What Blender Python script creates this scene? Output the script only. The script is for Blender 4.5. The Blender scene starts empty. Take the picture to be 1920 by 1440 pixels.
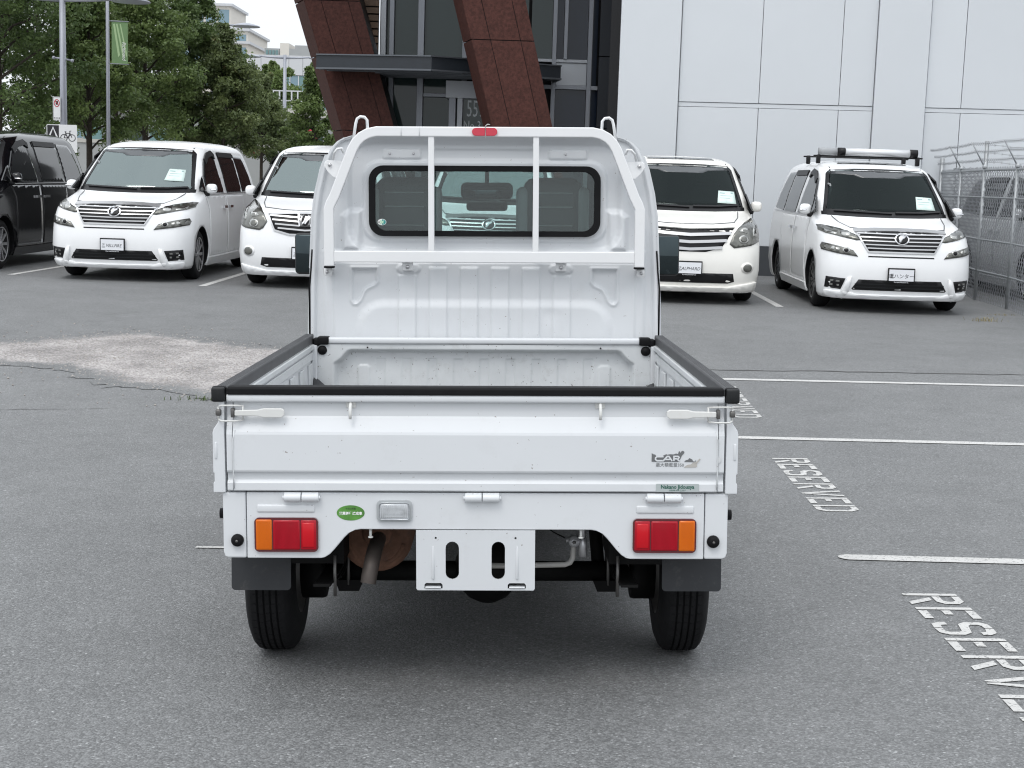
import bpy, bmesh, math, random
import numpy as np
from mathutils import Vector, Matrix
from mathutils.geometry import tessellate_polygon

SC = bpy.context.scene
COL = SC.collection
PI = math.pi
rad = math.radians
random.seed(7)
NP = np.random.RandomState(11)

# ------------------------------------------------------------------ camera
FPX = 2700.0
PITCH, ROLL, CAM_H = rad(8.1), rad(1.8), 1.5
f_ = Vector((0, math.cos(PITCH), -math.sin(PITCH)))
u0 = Vector((0, math.sin(PITCH), math.cos(PITCH)))
r_ = Vector((1, 0, 0)) * math.cos(ROLL) + u0 * math.sin(ROLL)
u_ = u0 * math.cos(ROLL) - Vector((1, 0, 0)) * math.sin(ROLL)
cd = bpy.data.cameras.new('camera')
cam = bpy.data.objects.new('camera', cd)
COL.objects.link(cam)
mw = Matrix((r_, u_, -f_)).transposed().to_4x4()
mw.translation = Vector((0, 0, CAM_H))
cam.matrix_world = mw
cd.sensor_width = 36.0
cd.sensor_fit = 'HORIZONTAL'
cd.lens = 36.0 * FPX / 1920.0
cd.clip_start = 0.1
cd.clip_end = 6000
SC.camera = cam

# ------------------------------------------------------------------ world, sun, exposure
SUN_EL, SUN_AZ = rad(58), rad(205)      # azimuth clockwise from +Y
w = bpy.data.worlds.new('World')
SC.world = w
w.use_nodes = True
nt = w.node_tree
nt.nodes.clear()
wo = nt.nodes.new('ShaderNodeOutputWorld')
bg = nt.nodes.new('ShaderNodeBackground')
bg.inputs['Strength'].default_value = 0.1
sky = nt.nodes.new('ShaderNodeTexSky')
sky.sky_type = 'NISHITA'
sky.sun_disc = False
sky.sun_elevation = SUN_EL
sky.sun_rotation = SUN_AZ
sky.dust_density = 4.0
tc = nt.nodes.new('ShaderNodeTexCoord')
cl = nt.nodes.new('ShaderNodeTexNoise')
cl.inputs['Scale'].default_value = 2.2
cl.inputs['Detail'].default_value = 5
ramp = nt.nodes.new('ShaderNodeValToRGB')        # overcast cloud deck
ramp.color_ramp.elements[0].position = 0.25
ramp.color_ramp.elements[0].color = (8.6, 9.1, 9.7, 1)
ramp.color_ramp.elements[1].position = 0.75
ramp.color_ramp.elements[1].color = (11.0, 11.4, 11.8, 1)
mx = nt.nodes.new('ShaderNodeMix')
mx.data_type = 'RGBA'
mx.inputs[0].default_value = 0.9
sepz = nt.nodes.new('ShaderNodeSeparateXYZ')         # overcast: the zenith is brighter than the horizon
nt.links.new(tc.outputs['Generated'], sepz.inputs[0])
zr = nt.nodes.new('ShaderNodeMapRange')
zr.inputs[1].default_value = 0.0; zr.inputs[2].default_value = 1.0
zr.inputs[3].default_value = 1.06; zr.inputs[4].default_value = 1.85
nt.links.new(sepz.outputs['Z'], zr.inputs[0])
zm = nt.nodes.new('ShaderNodeMix'); zm.data_type = 'RGBA'; zm.blend_type = 'MULTIPLY'; zm.inputs[0].default_value = 1.0
nt.links.new(zr.outputs[0], zm.inputs[7])
nt.links.new(tc.outputs['Generated'], cl.inputs['Vector'])
nt.links.new(cl.outputs['Fac'], ramp.inputs['Fac'])
nt.links.new(sky.outputs[0], mx.inputs[6])
nt.links.new(ramp.outputs[0], zm.inputs[6])
nt.links.new(zm.outputs[2], mx.inputs[7])
nt.links.new(mx.outputs[2], bg.inputs[0])
nt.links.new(bg.outputs[0], wo.inputs[0])

sd = bpy.data.lights.new('sun', 'SUN')
sd.energy = 0.9
sd.angle = rad(22)
sd.color = (1.0, 0.97, 0.93)
sun = bpy.data.objects.new('sun', sd)
COL.objects.link(sun)
sdir = Vector((math.sin(SUN_AZ) * math.cos(SUN_EL), math.cos(SUN_AZ) * math.cos(SUN_EL), math.sin(SUN_EL)))
sun.rotation_euler = sdir.to_track_quat('Z', 'Y').to_euler()
sun.location = (0, 0, 30)

SC.view_settings.view_transform = 'Standard'
SC.view_settings.look = 'None'
SC.view_settings.gamma = 1
SC.view_settings.exposure = 0.03
SC.view_settings.use_curve_mapping = False
SC.render.engine = 'CYCLES'
SC.cycles.use_denoising = True
SC.cycles.filter_width = 1.15
SC.cycles.max_bounces = 8
SC.cycles.transparent_max_bounces = 12

# ------------------------------------------------------------------ helpers
class MB:
    """collects shapes; build() links them as ONE mesh object"""
    def __init__(s):
        s.v = []; s.f = []; s.sm = []; s.mi = []
    def add(s, vs, fs, sm=False, mi=0):
        n = len(s.v)
        s.v += [tuple(p) for p in vs]
        for q in fs:
            s.f.append([i + n for i in q]); s.sm.append(sm); s.mi.append(mi)
        return s
    def box(s, x0, x1, y0, y1, z0, z1, M=None, mi=0):
        vs = [Vector((x, y, z)) for z in (z0, z1) for y in (y0, y1) for x in (x0, x1)]
        if M: vs = [M @ p for p in vs]
        return s.add(vs, [(0, 2, 3, 1), (4, 5, 7, 6), (0, 1, 5, 4), (2, 6, 7, 3), (0, 4, 6, 2), (1, 3, 7, 5)], False, mi)
    def rbox(s, x0, x1, y0, y1, z0, z1, r=.01, M=None, mi=0, seg=2):
        """box with rounded edges"""
        bm = bmesh.new()
        bmesh.ops.create_cube(bm, size=1)
        for v in bm.verts:
            v.co = Vector(((x0 + x1) / 2 + v.co.x * (x1 - x0), (y0 + y1) / 2 + v.co.y * (y1 - y0), (z0 + z1) / 2 + v.co.z * (z1 - z0)))
        bmesh.ops.bevel(bm, geom=bm.edges[:], offset=r, segments=seg, profile=.5, affect='EDGES')
        bm.verts.index_update()
        vs = [(M @ v.co if M else v.co.copy()) for v in bm.verts]
        fs = [[v.index for v in f.verts] for f in bm.faces]
        bm.free()
        return s.add(vs, fs, True, mi)
    def prism(s, outer, holes, fn, w0, w1, sm=False, mi=0, back=True):
        """polygon (with holes) in (u,v), thickness w0..w1, fn(u,v,w)->xyz"""
        loops = [outer] + list(holes)
        pts = [p for l in loops for p in l]
        tris = tessellate_polygon([[Vector((p[0], p[1], 0)) for p in l] for l in loops])
        n = len(pts)
        vs = [fn(p[0], p[1], w0) for p in pts] + [fn(p[0], p[1], w1) for p in pts]
        fs = [tuple(t) for t in tris]
        if back: fs += [tuple(i + n for i in reversed(t)) for t in tris]
        k = 0
        s.add(vs, fs, sm, mi)
        base = len(s.v) - 2 * n
        for l in loops:
            m = len(l)
            for i in range(m):
                a, b = k + i, k + (i + 1) % m
                s.f.append([base + a, base + b, base + b + n, base + a + n]); s.sm.append(False); s.mi.append(mi)
            k += m
        return s
    def sweep(s, path, prof, closed=False, caps=True, up=None, sm=True, mi=0):
        """profile (list of 2D points) along a path, one fixed-up or parallel-transported frame"""
        P = [Vector(p) for p in path]
        n = len(P); m = len(prof)
        rings = []
        nrm = None
        for i in range(n):
            if closed: t = (P[(i + 1) % n] - P[i - 1]).normalized()
            else: t = (P[min(i + 1, n - 1)] - P[max(i - 1, 0)]).normalized()
            if up is not None:
                a = Vector(up)
                nrm = (a - t * a.dot(t)).normalized()
            elif nrm is None:
                a = Vector((0, 0, 1)) if abs(t.z) < .9 else Vector((1, 0, 0))
                nrm = (a - t * a.dot(t)).normalized()
            else:
                nrm = (nrm - t * nrm.dot(t)).normalized()
            b = t.cross(nrm)
            k = 1.0
            if 0 < i < n - 1:
                c = (P[i] - P[i - 1]).normalized().dot((P[i + 1] - P[i]).normalized())
                k = 1 / max(.5, math.sqrt((1 + c) / 2))
            rings.append([P[i] + b * q[0] * k + nrm * q[1] for q in prof])
        vs = [p for r in rings for p in r]
        fs = []
        for i in range(n if closed else n - 1):
            for j in range(m):
                a, b = i * m, ((i + 1) % n) * m
                fs.append((a + j, a + (j + 1) % m, b + (j + 1) % m, b + j))
        if caps and not closed:
            fs.append(tuple(range(m - 1, -1, -1))); fs.append(tuple((n - 1) * m + j for j in range(m)))
        return s.add(vs, fs, sm, mi)
    def tube(s, path, r, n=8, closed=False, caps=True, mi=0):
        if isinstance(r, (int, float)):
            return s.sweep(path, [(r * math.cos(2 * PI * k / n), r * math.sin(2 * PI * k / n)) for k in range(n)], closed, caps, None, True, mi)
        P = [Vector(p) for p in path]
        base = len(s.v)
        s.sweep(path, [(math.cos(2 * PI * k / n), math.sin(2 * PI * k / n)) for k in range(n)], closed, caps, None, True, mi)
        for i in range(len(P)):
            for k in range(n):
                q = Vector(s.v[base + i * n + k])
                s.v[base + i * n + k] = tuple(P[i] + (q - P[i]).normalized() * r[i])
        return s
    def lathe(s, prof, c, ax='x', n=24, sm=True, mi=0, closed=False):
        """prof: list of (radius, offset along axis)"""
        m = len(prof); vs = []; fs = []
        for k in range(n):
            a = 2 * PI * k / n
            for (r, h) in prof:
                p = {'x': (h, r * math.cos(a), r * math.sin(a)), 'y': (r * math.cos(a), h, r * math.sin(a)), 'z': (r * math.cos(a), r * math.sin(a), h)}[ax]
                vs.append((c[0] + p[0], c[1] + p[1], c[2] + p[2]))
        for k in range(n):
            a, b = k * m, ((k + 1) % n) * m
            for j in range(m if closed else m - 1):
                fs.append((a + j, a + (j + 1) % m, b + (j + 1) % m, b + j))
        return s.add(vs, fs, sm, mi)
    def ell(s, c, r, n=10, m=7, M=None, mi=0):
        vs = []; fs = []
        for i in range(m + 1):
            t = PI * i / m
            for k in range(n):
                a = 2 * PI * k / n
                p = Vector((r[0] * math.sin(t) * math.cos(a), r[1] * math.sin(t) * math.sin(a), r[2] * math.cos(t)))
                if M: p = M @ p
                vs.append(p + Vector(c))
        for i in range(m):
            for k in range(n):
                fs.append((i * n + k, i * n + (k + 1) % n, (i + 1) * n + (k + 1) % n, (i + 1) * n + k))
        return s.add(vs, fs, True, mi)
    def grid(s, X, Y, Z, keep=None, sm=True, mi=0):
        """numpy arrays of the same 2D shape"""
        a, b = X.shape
        base = len(s.v)
        s.v += list(zip(X.ravel().tolist(), Y.ravel().tolist(), Z.ravel().tolist()))
        for i in range(a - 1):
            for j in range(b - 1):
                if keep is None or keep[i, j]:
                    k = base + i * b + j
                    s.f.append([k, k + 1, k + b + 1, k + b]); s.sm.append(sm); s.mi.append(mi)
        return s
    def mesh(s, name, mats, recalc=True):
        me = bpy.data.meshes.new(name)
        me.from_pydata(s.v, [], s.f)
        me.polygons.foreach_set('use_smooth', s.sm)
        for m in (mats if isinstance(mats, (list, tuple)) else [mats]): me.materials.append(m)
        me.polygons.foreach_set('material_index', s.mi)
        if recalc:
            bm = bmesh.new(); bm.from_mesh(me)
            bmesh.ops.recalc_face_normals(bm, faces=bm.faces[:])
            bm.to_mesh(me); bm.free()
        me.update()
        return me
    def build(s, name, mats, parent=None, bevel=None, recalc=True, loc=None):
        return link(name, s.mesh(name, mats, recalc), parent, bevel, loc)

def link(name, me, parent=None, bevel=None, loc=None):
    o = bpy.data.objects.new(name, me)
    COL.objects.link(o)
    if parent is not None: o.parent = parent
    if loc is not None: o.location = loc
    if bevel:
        b = o.modifiers.new('bevel', 'BEVEL')
        b.width = bevel; b.segments = 2; b.limit_method = 'ANGLE'; b.angle_limit = rad(40)
        b.harden_normals = False
    return o

def tag(o, label=None, cat=None, group=None, kind=None):
    if label: o['label'] = label
    if cat: o['category'] = cat
    if group: o['group'] = group
    if kind: o['kind'] = kind
    return o

def thing(name, label, cat, loc=(0, 0, 0), rotz=0, group=None):
    o = bpy.data.objects.new(name, None)
    o.empty_display_size = .2
    COL.objects.link(o)
    o.location = loc; o.rotation_euler = (0, 0, rotz)
    return tag(o, label, cat, group)

def arc(cx, cy, r, a0, a1, n=6):
    return [(cx + r * math.cos(rad(a0 + (a1 - a0) * i / n)), cy + r * math.sin(rad(a0 + (a1 - a0) * i / n))) for i in range(n + 1)]
def rrect(x0, x1, z0, z1, r, n=5):
    return arc(x1 - r, z1 - r, r, 0, 90, n) + arc(x0 + r, z1 - r, r, 90, 180, n) + arc(x0 + r, z0 + r, r, 180, 270, n) + arc(x1 - r, z0 + r, r, 270, 360, n)
def mirx(l): return [(-x, z) for (x, z) in reversed(l)]
def XZ(y0=0): return lambda u, v, w: (u, y0 + w, v)
def smooth(a, b, x):
    t = np.clip((x - a) / (b - a), 0, 1)
    return t * t * (3 - 2 * t)

def text_mesh(s, size, fn, extrude=.0008, align='CENTER', sx=1.0, shear=0.0, bold=0.0, res=2):
    """flat print: the letters of s as a mesh, every vertex mapped by fn(u,v,w)"""
    c = bpy.data.curves.new('print', 'FONT')
    c.body = s; c.size = size; c.align_x = align; c.align_y = 'CENTER'; c.resolution_u = res; c.offset = bold
    o = bpy.data.objects.new('print', c)
    COL.objects.link(o)
    bpy.context.view_layer.update()
    me = bpy.data.meshes.new_from_object(o.evaluated_get(bpy.context.evaluated_depsgraph_get()))
    bpy.data.objects.remove(o); bpy.data.curves.remove(c)
    for v in me.vertices:
        v.co = Vector(fn(v.co.x * sx + shear * v.co.y, v.co.y, 0))
    me.materials.clear()
    return me
def text_obj(name, s, size, fn, mat, parent=None, **k):
    me = text_mesh(s, size, fn, **k)
    me.materials.append(mat)
    return link(name, me, parent)

# ------------------------------------------------------------------ materials
MATS = {}
def mat(name, col, rough=.5, metal=0, coat=0, spec=.5, noise=0, nscale=6, bump=0, bscale=60, dirt=None, specks=None, vary=0, trans=0, emit=0, sss=0):
    if name in MATS: return MATS[name]
    m = bpy.data.materials.new(name)
    m.use_nodes = True
    t = m.node_tree
    b = t.nodes['Principled BSDF']
    b.inputs['Base Color'].default_value = (*col, 1)
    b.inputs['Roughness'].default_value = rough
    b.inputs['Metallic'].default_value = metal
    b.inputs['Coat Weight'].default_value = coat
    b.inputs['Coat Roughness'].default_value = .06
    b.inputs['Specular IOR Level'].default_value = spec
    b.inputs['Transmission Weight'].default_value = trans
    co = t.nodes.new('ShaderNodeTexCoord')
    src = None
    if noise:
        n = t.nodes.new('ShaderNodeTexNoise'); n.inputs['Scale'].default_value = nscale; n.inputs['Detail'].default_value = 8; n.inputs['Roughness'].default_value = .65
        t.links.new(co.outputs['Object'], n.inputs['Vector'])
        r = t.nodes.new('ShaderNodeMapRange')
        r.inputs[1].default_value = .3; r.inputs[2].default_value = .7
        r.inputs[3].default_value = 1 - noise; r.inputs[4].default_value = 1 + noise * .5
        t.links.new(n.outputs['Fac'], r.inputs[0])
        mxx = t.nodes.new('ShaderNodeMix'); mxx.data_type = 'RGBA'; mxx.blend_type = 'MULTIPLY'; mxx.inputs[0].default_value = 1
        mxx.inputs[6].default_value = (*col, 1)
        t.links.new(r.outputs[0], mxx.inputs[7])
        src = mxx.outputs[2]
    if dirt:
        dcol, amt, dsc = dirt
        n = t.nodes.new('ShaderNodeTexNoise'); n.inputs['Scale'].default_value = dsc; n.inputs['Detail'].default_value = 10; n.inputs['Roughness'].default_value = .75
        t.links.new(co.outputs['Object'], n.inputs['Vector'])
        r = t.nodes.new('ShaderNodeMapRange')
        r.inputs[1].default_value = .55; r.inputs[2].default_value = .8; r.inputs[3].default_value = 0; r.inputs[4].default_value = amt
        t.links.new(n.outputs['Fac'], r.inputs[0])
        mxx = t.nodes.new('ShaderNodeMix'); mxx.data_type = 'RGBA'
        t.links.new(r.outputs[0], mxx.inputs[0])
        if src: t.links.new(src, mxx.inputs[6])
        else: mxx.inputs[6].default_value = (*col, 1)
        mxx.inputs[7].default_value = (*dcol, 1)
        src = mxx.outputs[2]
    if specks:
        scol, th, ssc = specks
        n = t.nodes.new('ShaderNodeTexNoise'); n.inputs['Scale'].default_value = ssc; n.inputs['Detail'].default_value = 2
        t.links.new(co.outputs['Object'], n.inputs['Vector'])
        r = t.nodes.new('ShaderNodeMapRange')
        r.inputs[1].default_value = th; r.inputs[2].default_value = th + .03; r.inputs[3].default_value = 0; r.inputs[4].default_value = .8
        t.links.new(n.outputs['Fac'], r.inputs[0])
        mxx = t.nodes.new('ShaderNodeMix'); mxx.data_type = 'RGBA'
        t.links.new(r.outputs[0], mxx.inputs[0])
        if src: t.links.new(src, mxx.inputs[6])
        else: mxx.inputs[6].default_value = (*col, 1)
        mxx.inputs[7].default_value = (*scol, 1)
        src = mxx.outputs[2]
    if vary:
        oi = t.nodes.new('ShaderNodeObjectInfo')
        r = t.nodes.new('ShaderNodeMapRange'); r.inputs[3].default_value = 1 - vary; r.inputs[4].default_value = 1 + vary
        t.links.new(oi.outputs['Random'], r.inputs[0])
        mxx = t.nodes.new('ShaderNodeMix'); mxx.data_type = 'RGBA'; mxx.blend_type = 'MULTIPLY'; mxx.inputs[0].default_value = 1
        if src: t.links.new(src, mxx.inputs[6])
        else: mxx.inputs[6].default_value = (*col, 1)
        t.links.new(r.outputs[0], mxx.inputs[7])
        src = mxx.outputs[2]
    if src: t.links.new(src, b.inputs['Base Color'])
    if bump:
        n = t.nodes.new('ShaderNodeTexNoise'); n.inputs['Scale'].default_value = bscale; n.inputs['Detail'].default_value = 4
        t.links.new(co.outputs['Object'], n.inputs['Vector'])
        bp = t.nodes.new('ShaderNodeBump'); bp.inputs['Strength'].default_value = bump; bp.inputs['Distance'].default_value = .01
        t.links.new(n.outputs['Fac'], bp.inputs['Height'])
        t.links.new(bp.outputs[0], b.inputs['Normal'])
    MATS[name] = m
    return m

def glass(name, tint, rough=.01, refl=1.0, ior=1.7):
    """thin window glass: tinted see-through plus fresnel reflection"""
    if name in MATS: return MATS[name]
    m = bpy.data.materials.new(name); m.use_nodes = True
    t = m.node_tree; t.nodes.clear()
    o = t.nodes.new('ShaderNodeOutputMaterial')
    tr = t.nodes.new('ShaderNodeBsdfTransparent'); tr.inputs[0].default_value = (*tint, 1)
    gl = t.nodes.new('ShaderNodeBsdfGlossy'); gl.inputs['Roughness'].default_value = rough
    gl.inputs[0].default_value = (*refl, 1) if isinstance(refl, tuple) else (refl, refl, refl, 1)
    fr = t.nodes.new('ShaderNodeFresnel'); fr.inputs[0].default_value = ior
    mxs = t.nodes.new('ShaderNodeMixShader')
    t.links.new(fr.outputs[0], mxs.inputs[0]); t.links.new(tr.outputs[0], mxs.inputs[1]); t.links.new(gl.outputs[0], mxs.inputs[2])
    t.links.new(mxs.outputs[0], o.inputs[0])
    MATS[name] = m
    return m

W_TRUCK = mat('truck_white_paint', (.66, .677, .695), .40, coat=.12, noise=.03, nscale=2, dirt=((.40, .385, .36), .20, 7), specks=((.25, .22, .2), .735, 95))
W_BED = mat('worn_bed_paint', (.66, .68, .69), .4, coat=.15, noise=.1, nscale=5, dirt=((.30, .285, .26), .5, 14), specks=((.14, .12, .11), .70, 90))
W_FRAME = mat('guard_white_paint', (.78, .785, .79), .35, coat=.3, noise=.03, dirt=((.45, .43, .4), .15, 12))
W_LATCH = mat('cream_painted_steel', (.68, .68, .66), .4, noise=.06, dirt=((.4, .3, .2), .3, 30))
RUB = mat('black_rubber', (.009, .009, .010), .55, spec=.12, noise=.2, nscale=20)
RUBG = mat('grey_weathered_rubber', (.065, .066, .07), .55, noise=.25, nscale=15)
PLBLK = mat('black_plastic', (.012, .013, .014), .45, spec=.3, bump=.1, bscale=300)
FLAP = mat('mud_flap_rubber', (.028, .03, .034), .6, noise=.15, nscale=12, dirt=((.16, .15, .14), .35, 22))
TYRE = mat('tyre_rubber', (.008, .008, .009), .8, spec=.25, noise=.3, nscale=25, bump=.15, bscale=80)
STEEL = mat('dull_steel', (.16, .155, .15), .45, metal=.8, noise=.15, nscale=20)
ZINC = mat('zinc_bolt', (.55, .55, .56), .35, metal=.7)
RUST = mat('rusty_muffler', (.19, .095, .06), .85, noise=.55, nscale=14, dirt=((.06, .055, .055), .8, 9), bump=.3, bscale=50)
PIPE = mat('tailpipe_metal', (.075, .062, .055), .55, metal=.4, noise=.3, nscale=15)
CHAS = mat('chassis_black', (.004, .004, .004), .7, spec=.2, noise=.3, nscale=10)
LAMPR = mat('red_lamp_lens', (.37, .003, .014), .2, coat=.1, spec=.3)
LAMPR2 = mat('red_reflector_lens', (.52, .005, .013), .2, coat=.12, spec=.3)
LAMPO = mat('orange_lamp_lens', (.64, .135, .005), .2, coat=.1, spec=.3)
LAMPD = mat('dark_red_lamp_housing', (.09, .004, .008), .15, coat=1.0)
LAMPC = mat('clear_lamp_lens', (.62, .64, .66), .1, metal=.35, coat=1.0, noise=.25, nscale=40)
SEATM = mat('seat_dark_vinyl', (.045, .047, .05), .6)
SEATG = mat('seat_grey_cloth', (.30, .305, .31), .9)
CABIN = mat('cabin_grey_trim', (.26, .265, .27), .7)
GL_TRK = glass('cab_window_glass', (.80, .88, .87), ior=1.55)
GL_VAN = glass('van_windscreen_glass', (.46, .56, .54), .02, refl=(.86, 1.0, .99), ior=2.5)
GL_VAN_D = glass('dark_reflection_windscreen', (.20, .24, .24), refl=(.42, .5, .5), ior=1.42)  # darker copy: dark reflection of the right-hand windscreens put into the glass
PRIV = mat('privacy_glass', (.008, .009, .010), .04, coat=.25, spec=.3)
MIRR = mat('mirror_glass', (.055, .07, .075), .02, metal=1.0)  # dark teal: reflection of a dark building put into the mirror colour
P_WHITE = mat('van_white_paint', (.86, .865, .87), .25, coat=.25, spec=.4, noise=.02)
P_PEARL = mat('van_pearl_paint', (.85, .835, .79), .25, coat=.25, spec=.4, noise=.02)
P_SHADED = mat('van_shaded_white_paint', (.40, .41, .42), .3, coat=.3)  # white van behind the fence: its shade painted in as grey
P_BLACK = mat('van_black_paint', (.004, .004, .005), .10, coat=.3, spec=.3)
CHROME = mat('chrome', (.74, .74, .75), .12, metal=1.0)
SATIN = mat('satin_chrome', (.50, .50, .505), .3, metal=.75)
CHROMED = mat('dark_chrome', (.22, .22, .22), .2, metal=.9)
VINT = mat('van_interior', (.035, .035, .035), .8)
VBLK = mat('van_black_trim', (.007, .007, .008), .4, spec=.3, noise=.1)
HL = mat('headlight_inside', (.13, .13, .115), .3, metal=.6, coat=1.0, noise=.35, nscale=18)
HLB = mat('headlight_reflector', (.40, .40, .38), .2, metal=.9, coat=1.0)
ALLOY = mat('alloy_wheel', (.50, .50, .51), .3, metal=.8)
PLATE_W = mat('plate_white', (.78, .79, .82), .4)
PLATE_K = mat('plate_print_dark', (.03, .03, .035), .5)
PAPER = mat('pale_green_paper', (.62, .74, .70), .6)
PAPERW = mat('white_paper', (.8, .8, .79), .6)
INKG = mat('grey_print', (.30, .40, .40), .6)
TEAL = mat('teal_print', (.02, .27, .26), .5)
GREENS = mat('green_sticker', (.10, .28, .05), .35, noise=.4, nscale=25)
STICKG = mat('grey_sticker', (.14, .145, .15), .4)
STICKB = mat('beige_peeled_sticker', (.45, .43, .40), .6)
STICKS = mat('silver_sticker', (.42, .46, .46), .35)
INKGREEN = mat('dark_green_print', (.01, .10, .07), .5)
ALU = mat('aluminium_awning', (.72, .73, .74), .35, metal=.3)
GALV = mat('galvanised_steel', (.38, .395, .405), .45, metal=.55, noise=.15, nscale=18)
WIRE = mat('galvanised_wire', (.29, .30, .315), .5, metal=.3)
CONC = mat('white_painted_concrete', (.61, .635, .66), .7, noise=.02, nscale=.8, bump=.03, bscale=40, dirt=((.48, .48, .47), .06, .9), vary=.02)
JOINT = mat('joint_sealant', (.62, .63, .64), .8)
PLINTH = mat('charcoal_plinth', (.05, .055, .062), .7, noise=.1)
CLAD = mat('brown_stone_cladding', (.072, .027, .021), .65, spec=.2, vary=.08, noise=.5, nscale=22, dirt=((.03, .014, .012), .7, 30), bump=.08, bscale=60)
CANOPY = mat('charcoal_canopy_steel', (.022, .027, .034), .4, noise=.15)
CANOPYT = mat('canopy_trim', (.13, .14, .155), .4, metal=.5)
MULL = mat('aluminium_mullion', (.30, .315, .345), .4, metal=.35)
MULLW = mat('pale_aluminium_frame', (.52, .54, .57), .4, metal=.2)
GLZ = mat('facade_glass', (.036, .056, .054), .05, spec=.42)
GLZB = mat('blue_facade_glass', (.018, .027, .046), .05, spec=.36)
BLUEPAN = mat('blue_black_panel', (.020, .024, .032), .45)
WOOD = mat('wood_slat', (.16, .10, .062), .6, noise=.3, nscale=8)
SLATBK = mat('slat_backing', (.03, .022, .018), .8)
DIGIT = mat('frosted_lettering', (.62, .65, .66), .6)
SIGNW = mat('sign_white', (.78, .79, .80), .45)
SIGNK = mat('sign_black', (.015, .015, .017), .5)
SIGNR = mat('sign_red', (.45, .03, .05), .5)
POLE = mat('grey_lamp_pole', (.33, .345, .39), .45, metal=.2, noise=.05)
BANG = mat('banner_green', (.16, .27, .12), .7, noise=.1, nscale=3)
BANL = mat('banner_light_green', (.36, .50, .27), .7)
BARK = mat('bark', (.055, .045, .036), .9, noise=.4, nscale=12)
BEIGE = mat('beige_far_wall', (.46, .45, .42), .8, noise=.06, nscale=.3)
OFFW = mat('office_grey_band', (.52, .53, .55), .7, noise=.03, nscale=.3)
OFFG = mat('office_teal_glass', (.12, .22, .225), .1, coat=.5)
TOWW = mat('tower_cream', (.60, .57, .52), .8)
TOWG = mat('tower_glass', (.16, .25, .30), .12, coat=.5)
FARG = mat('far_grey_wall', (.34, .35, .35), .8, noise=.1, nscale=.5)
SHIRT = mat('white_shirt', (.7, .7, .72), .9)
PANTS = mat('dark_trousers', (.02, .02, .025), .9)
SKIN = mat('skin', (.45, .28, .2), .6)
HAIR = mat('dark_hair', (.02, .015, .012), .7)
LINE = mat('white_road_paint', (.53, .525, .51), .8, noise=.10, nscale=7, dirt=((.20, .20, .198), .8, 38), specks=((.19, .19, .188), .60, 85))
RED = mat('red_plastic', (.55, .015, .045), .25, coat=.6)
LINEG = mat('dark_panel_gap', (.10, .105, .11), .7)
# ------------------------------------------------------------------ terrain
KN = [(-30, .28, 0), (0, .089, -.028), (4.62, -.04, -.028), (6.8, -.101, -.026), (9.5, -.125, 0), (14, -.055, .013), (18, 0, .002), (35, 0, .004), (60, .3, .013), (170, 1.7, .012), (400, 3, 0), (4000, 3, 0)]
def gz(x, y):
    y = min(max(y, -29.9), 3999)
    z = 0
    for a, b in zip(KN, KN[1:]):
        if a[0] <= y <= b[0]:
            h = b[0] - a[0]; t = (y - a[0]) / h
            z = (2 * t**3 - 3 * t * t + 1) * a[1] + (t**3 - 2 * t * t + t) * h * a[2] + (-2 * t**3 + 3 * t * t) * b[1] + (t**3 - t * t) * h * b[2]
            break
    s = min(max((16 - y) / 9, 0), 1)
    s = s * s * (3 - 2 * s)
    return z + .026 * s * 9 * math.tanh((x + .085) / 9)

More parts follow.
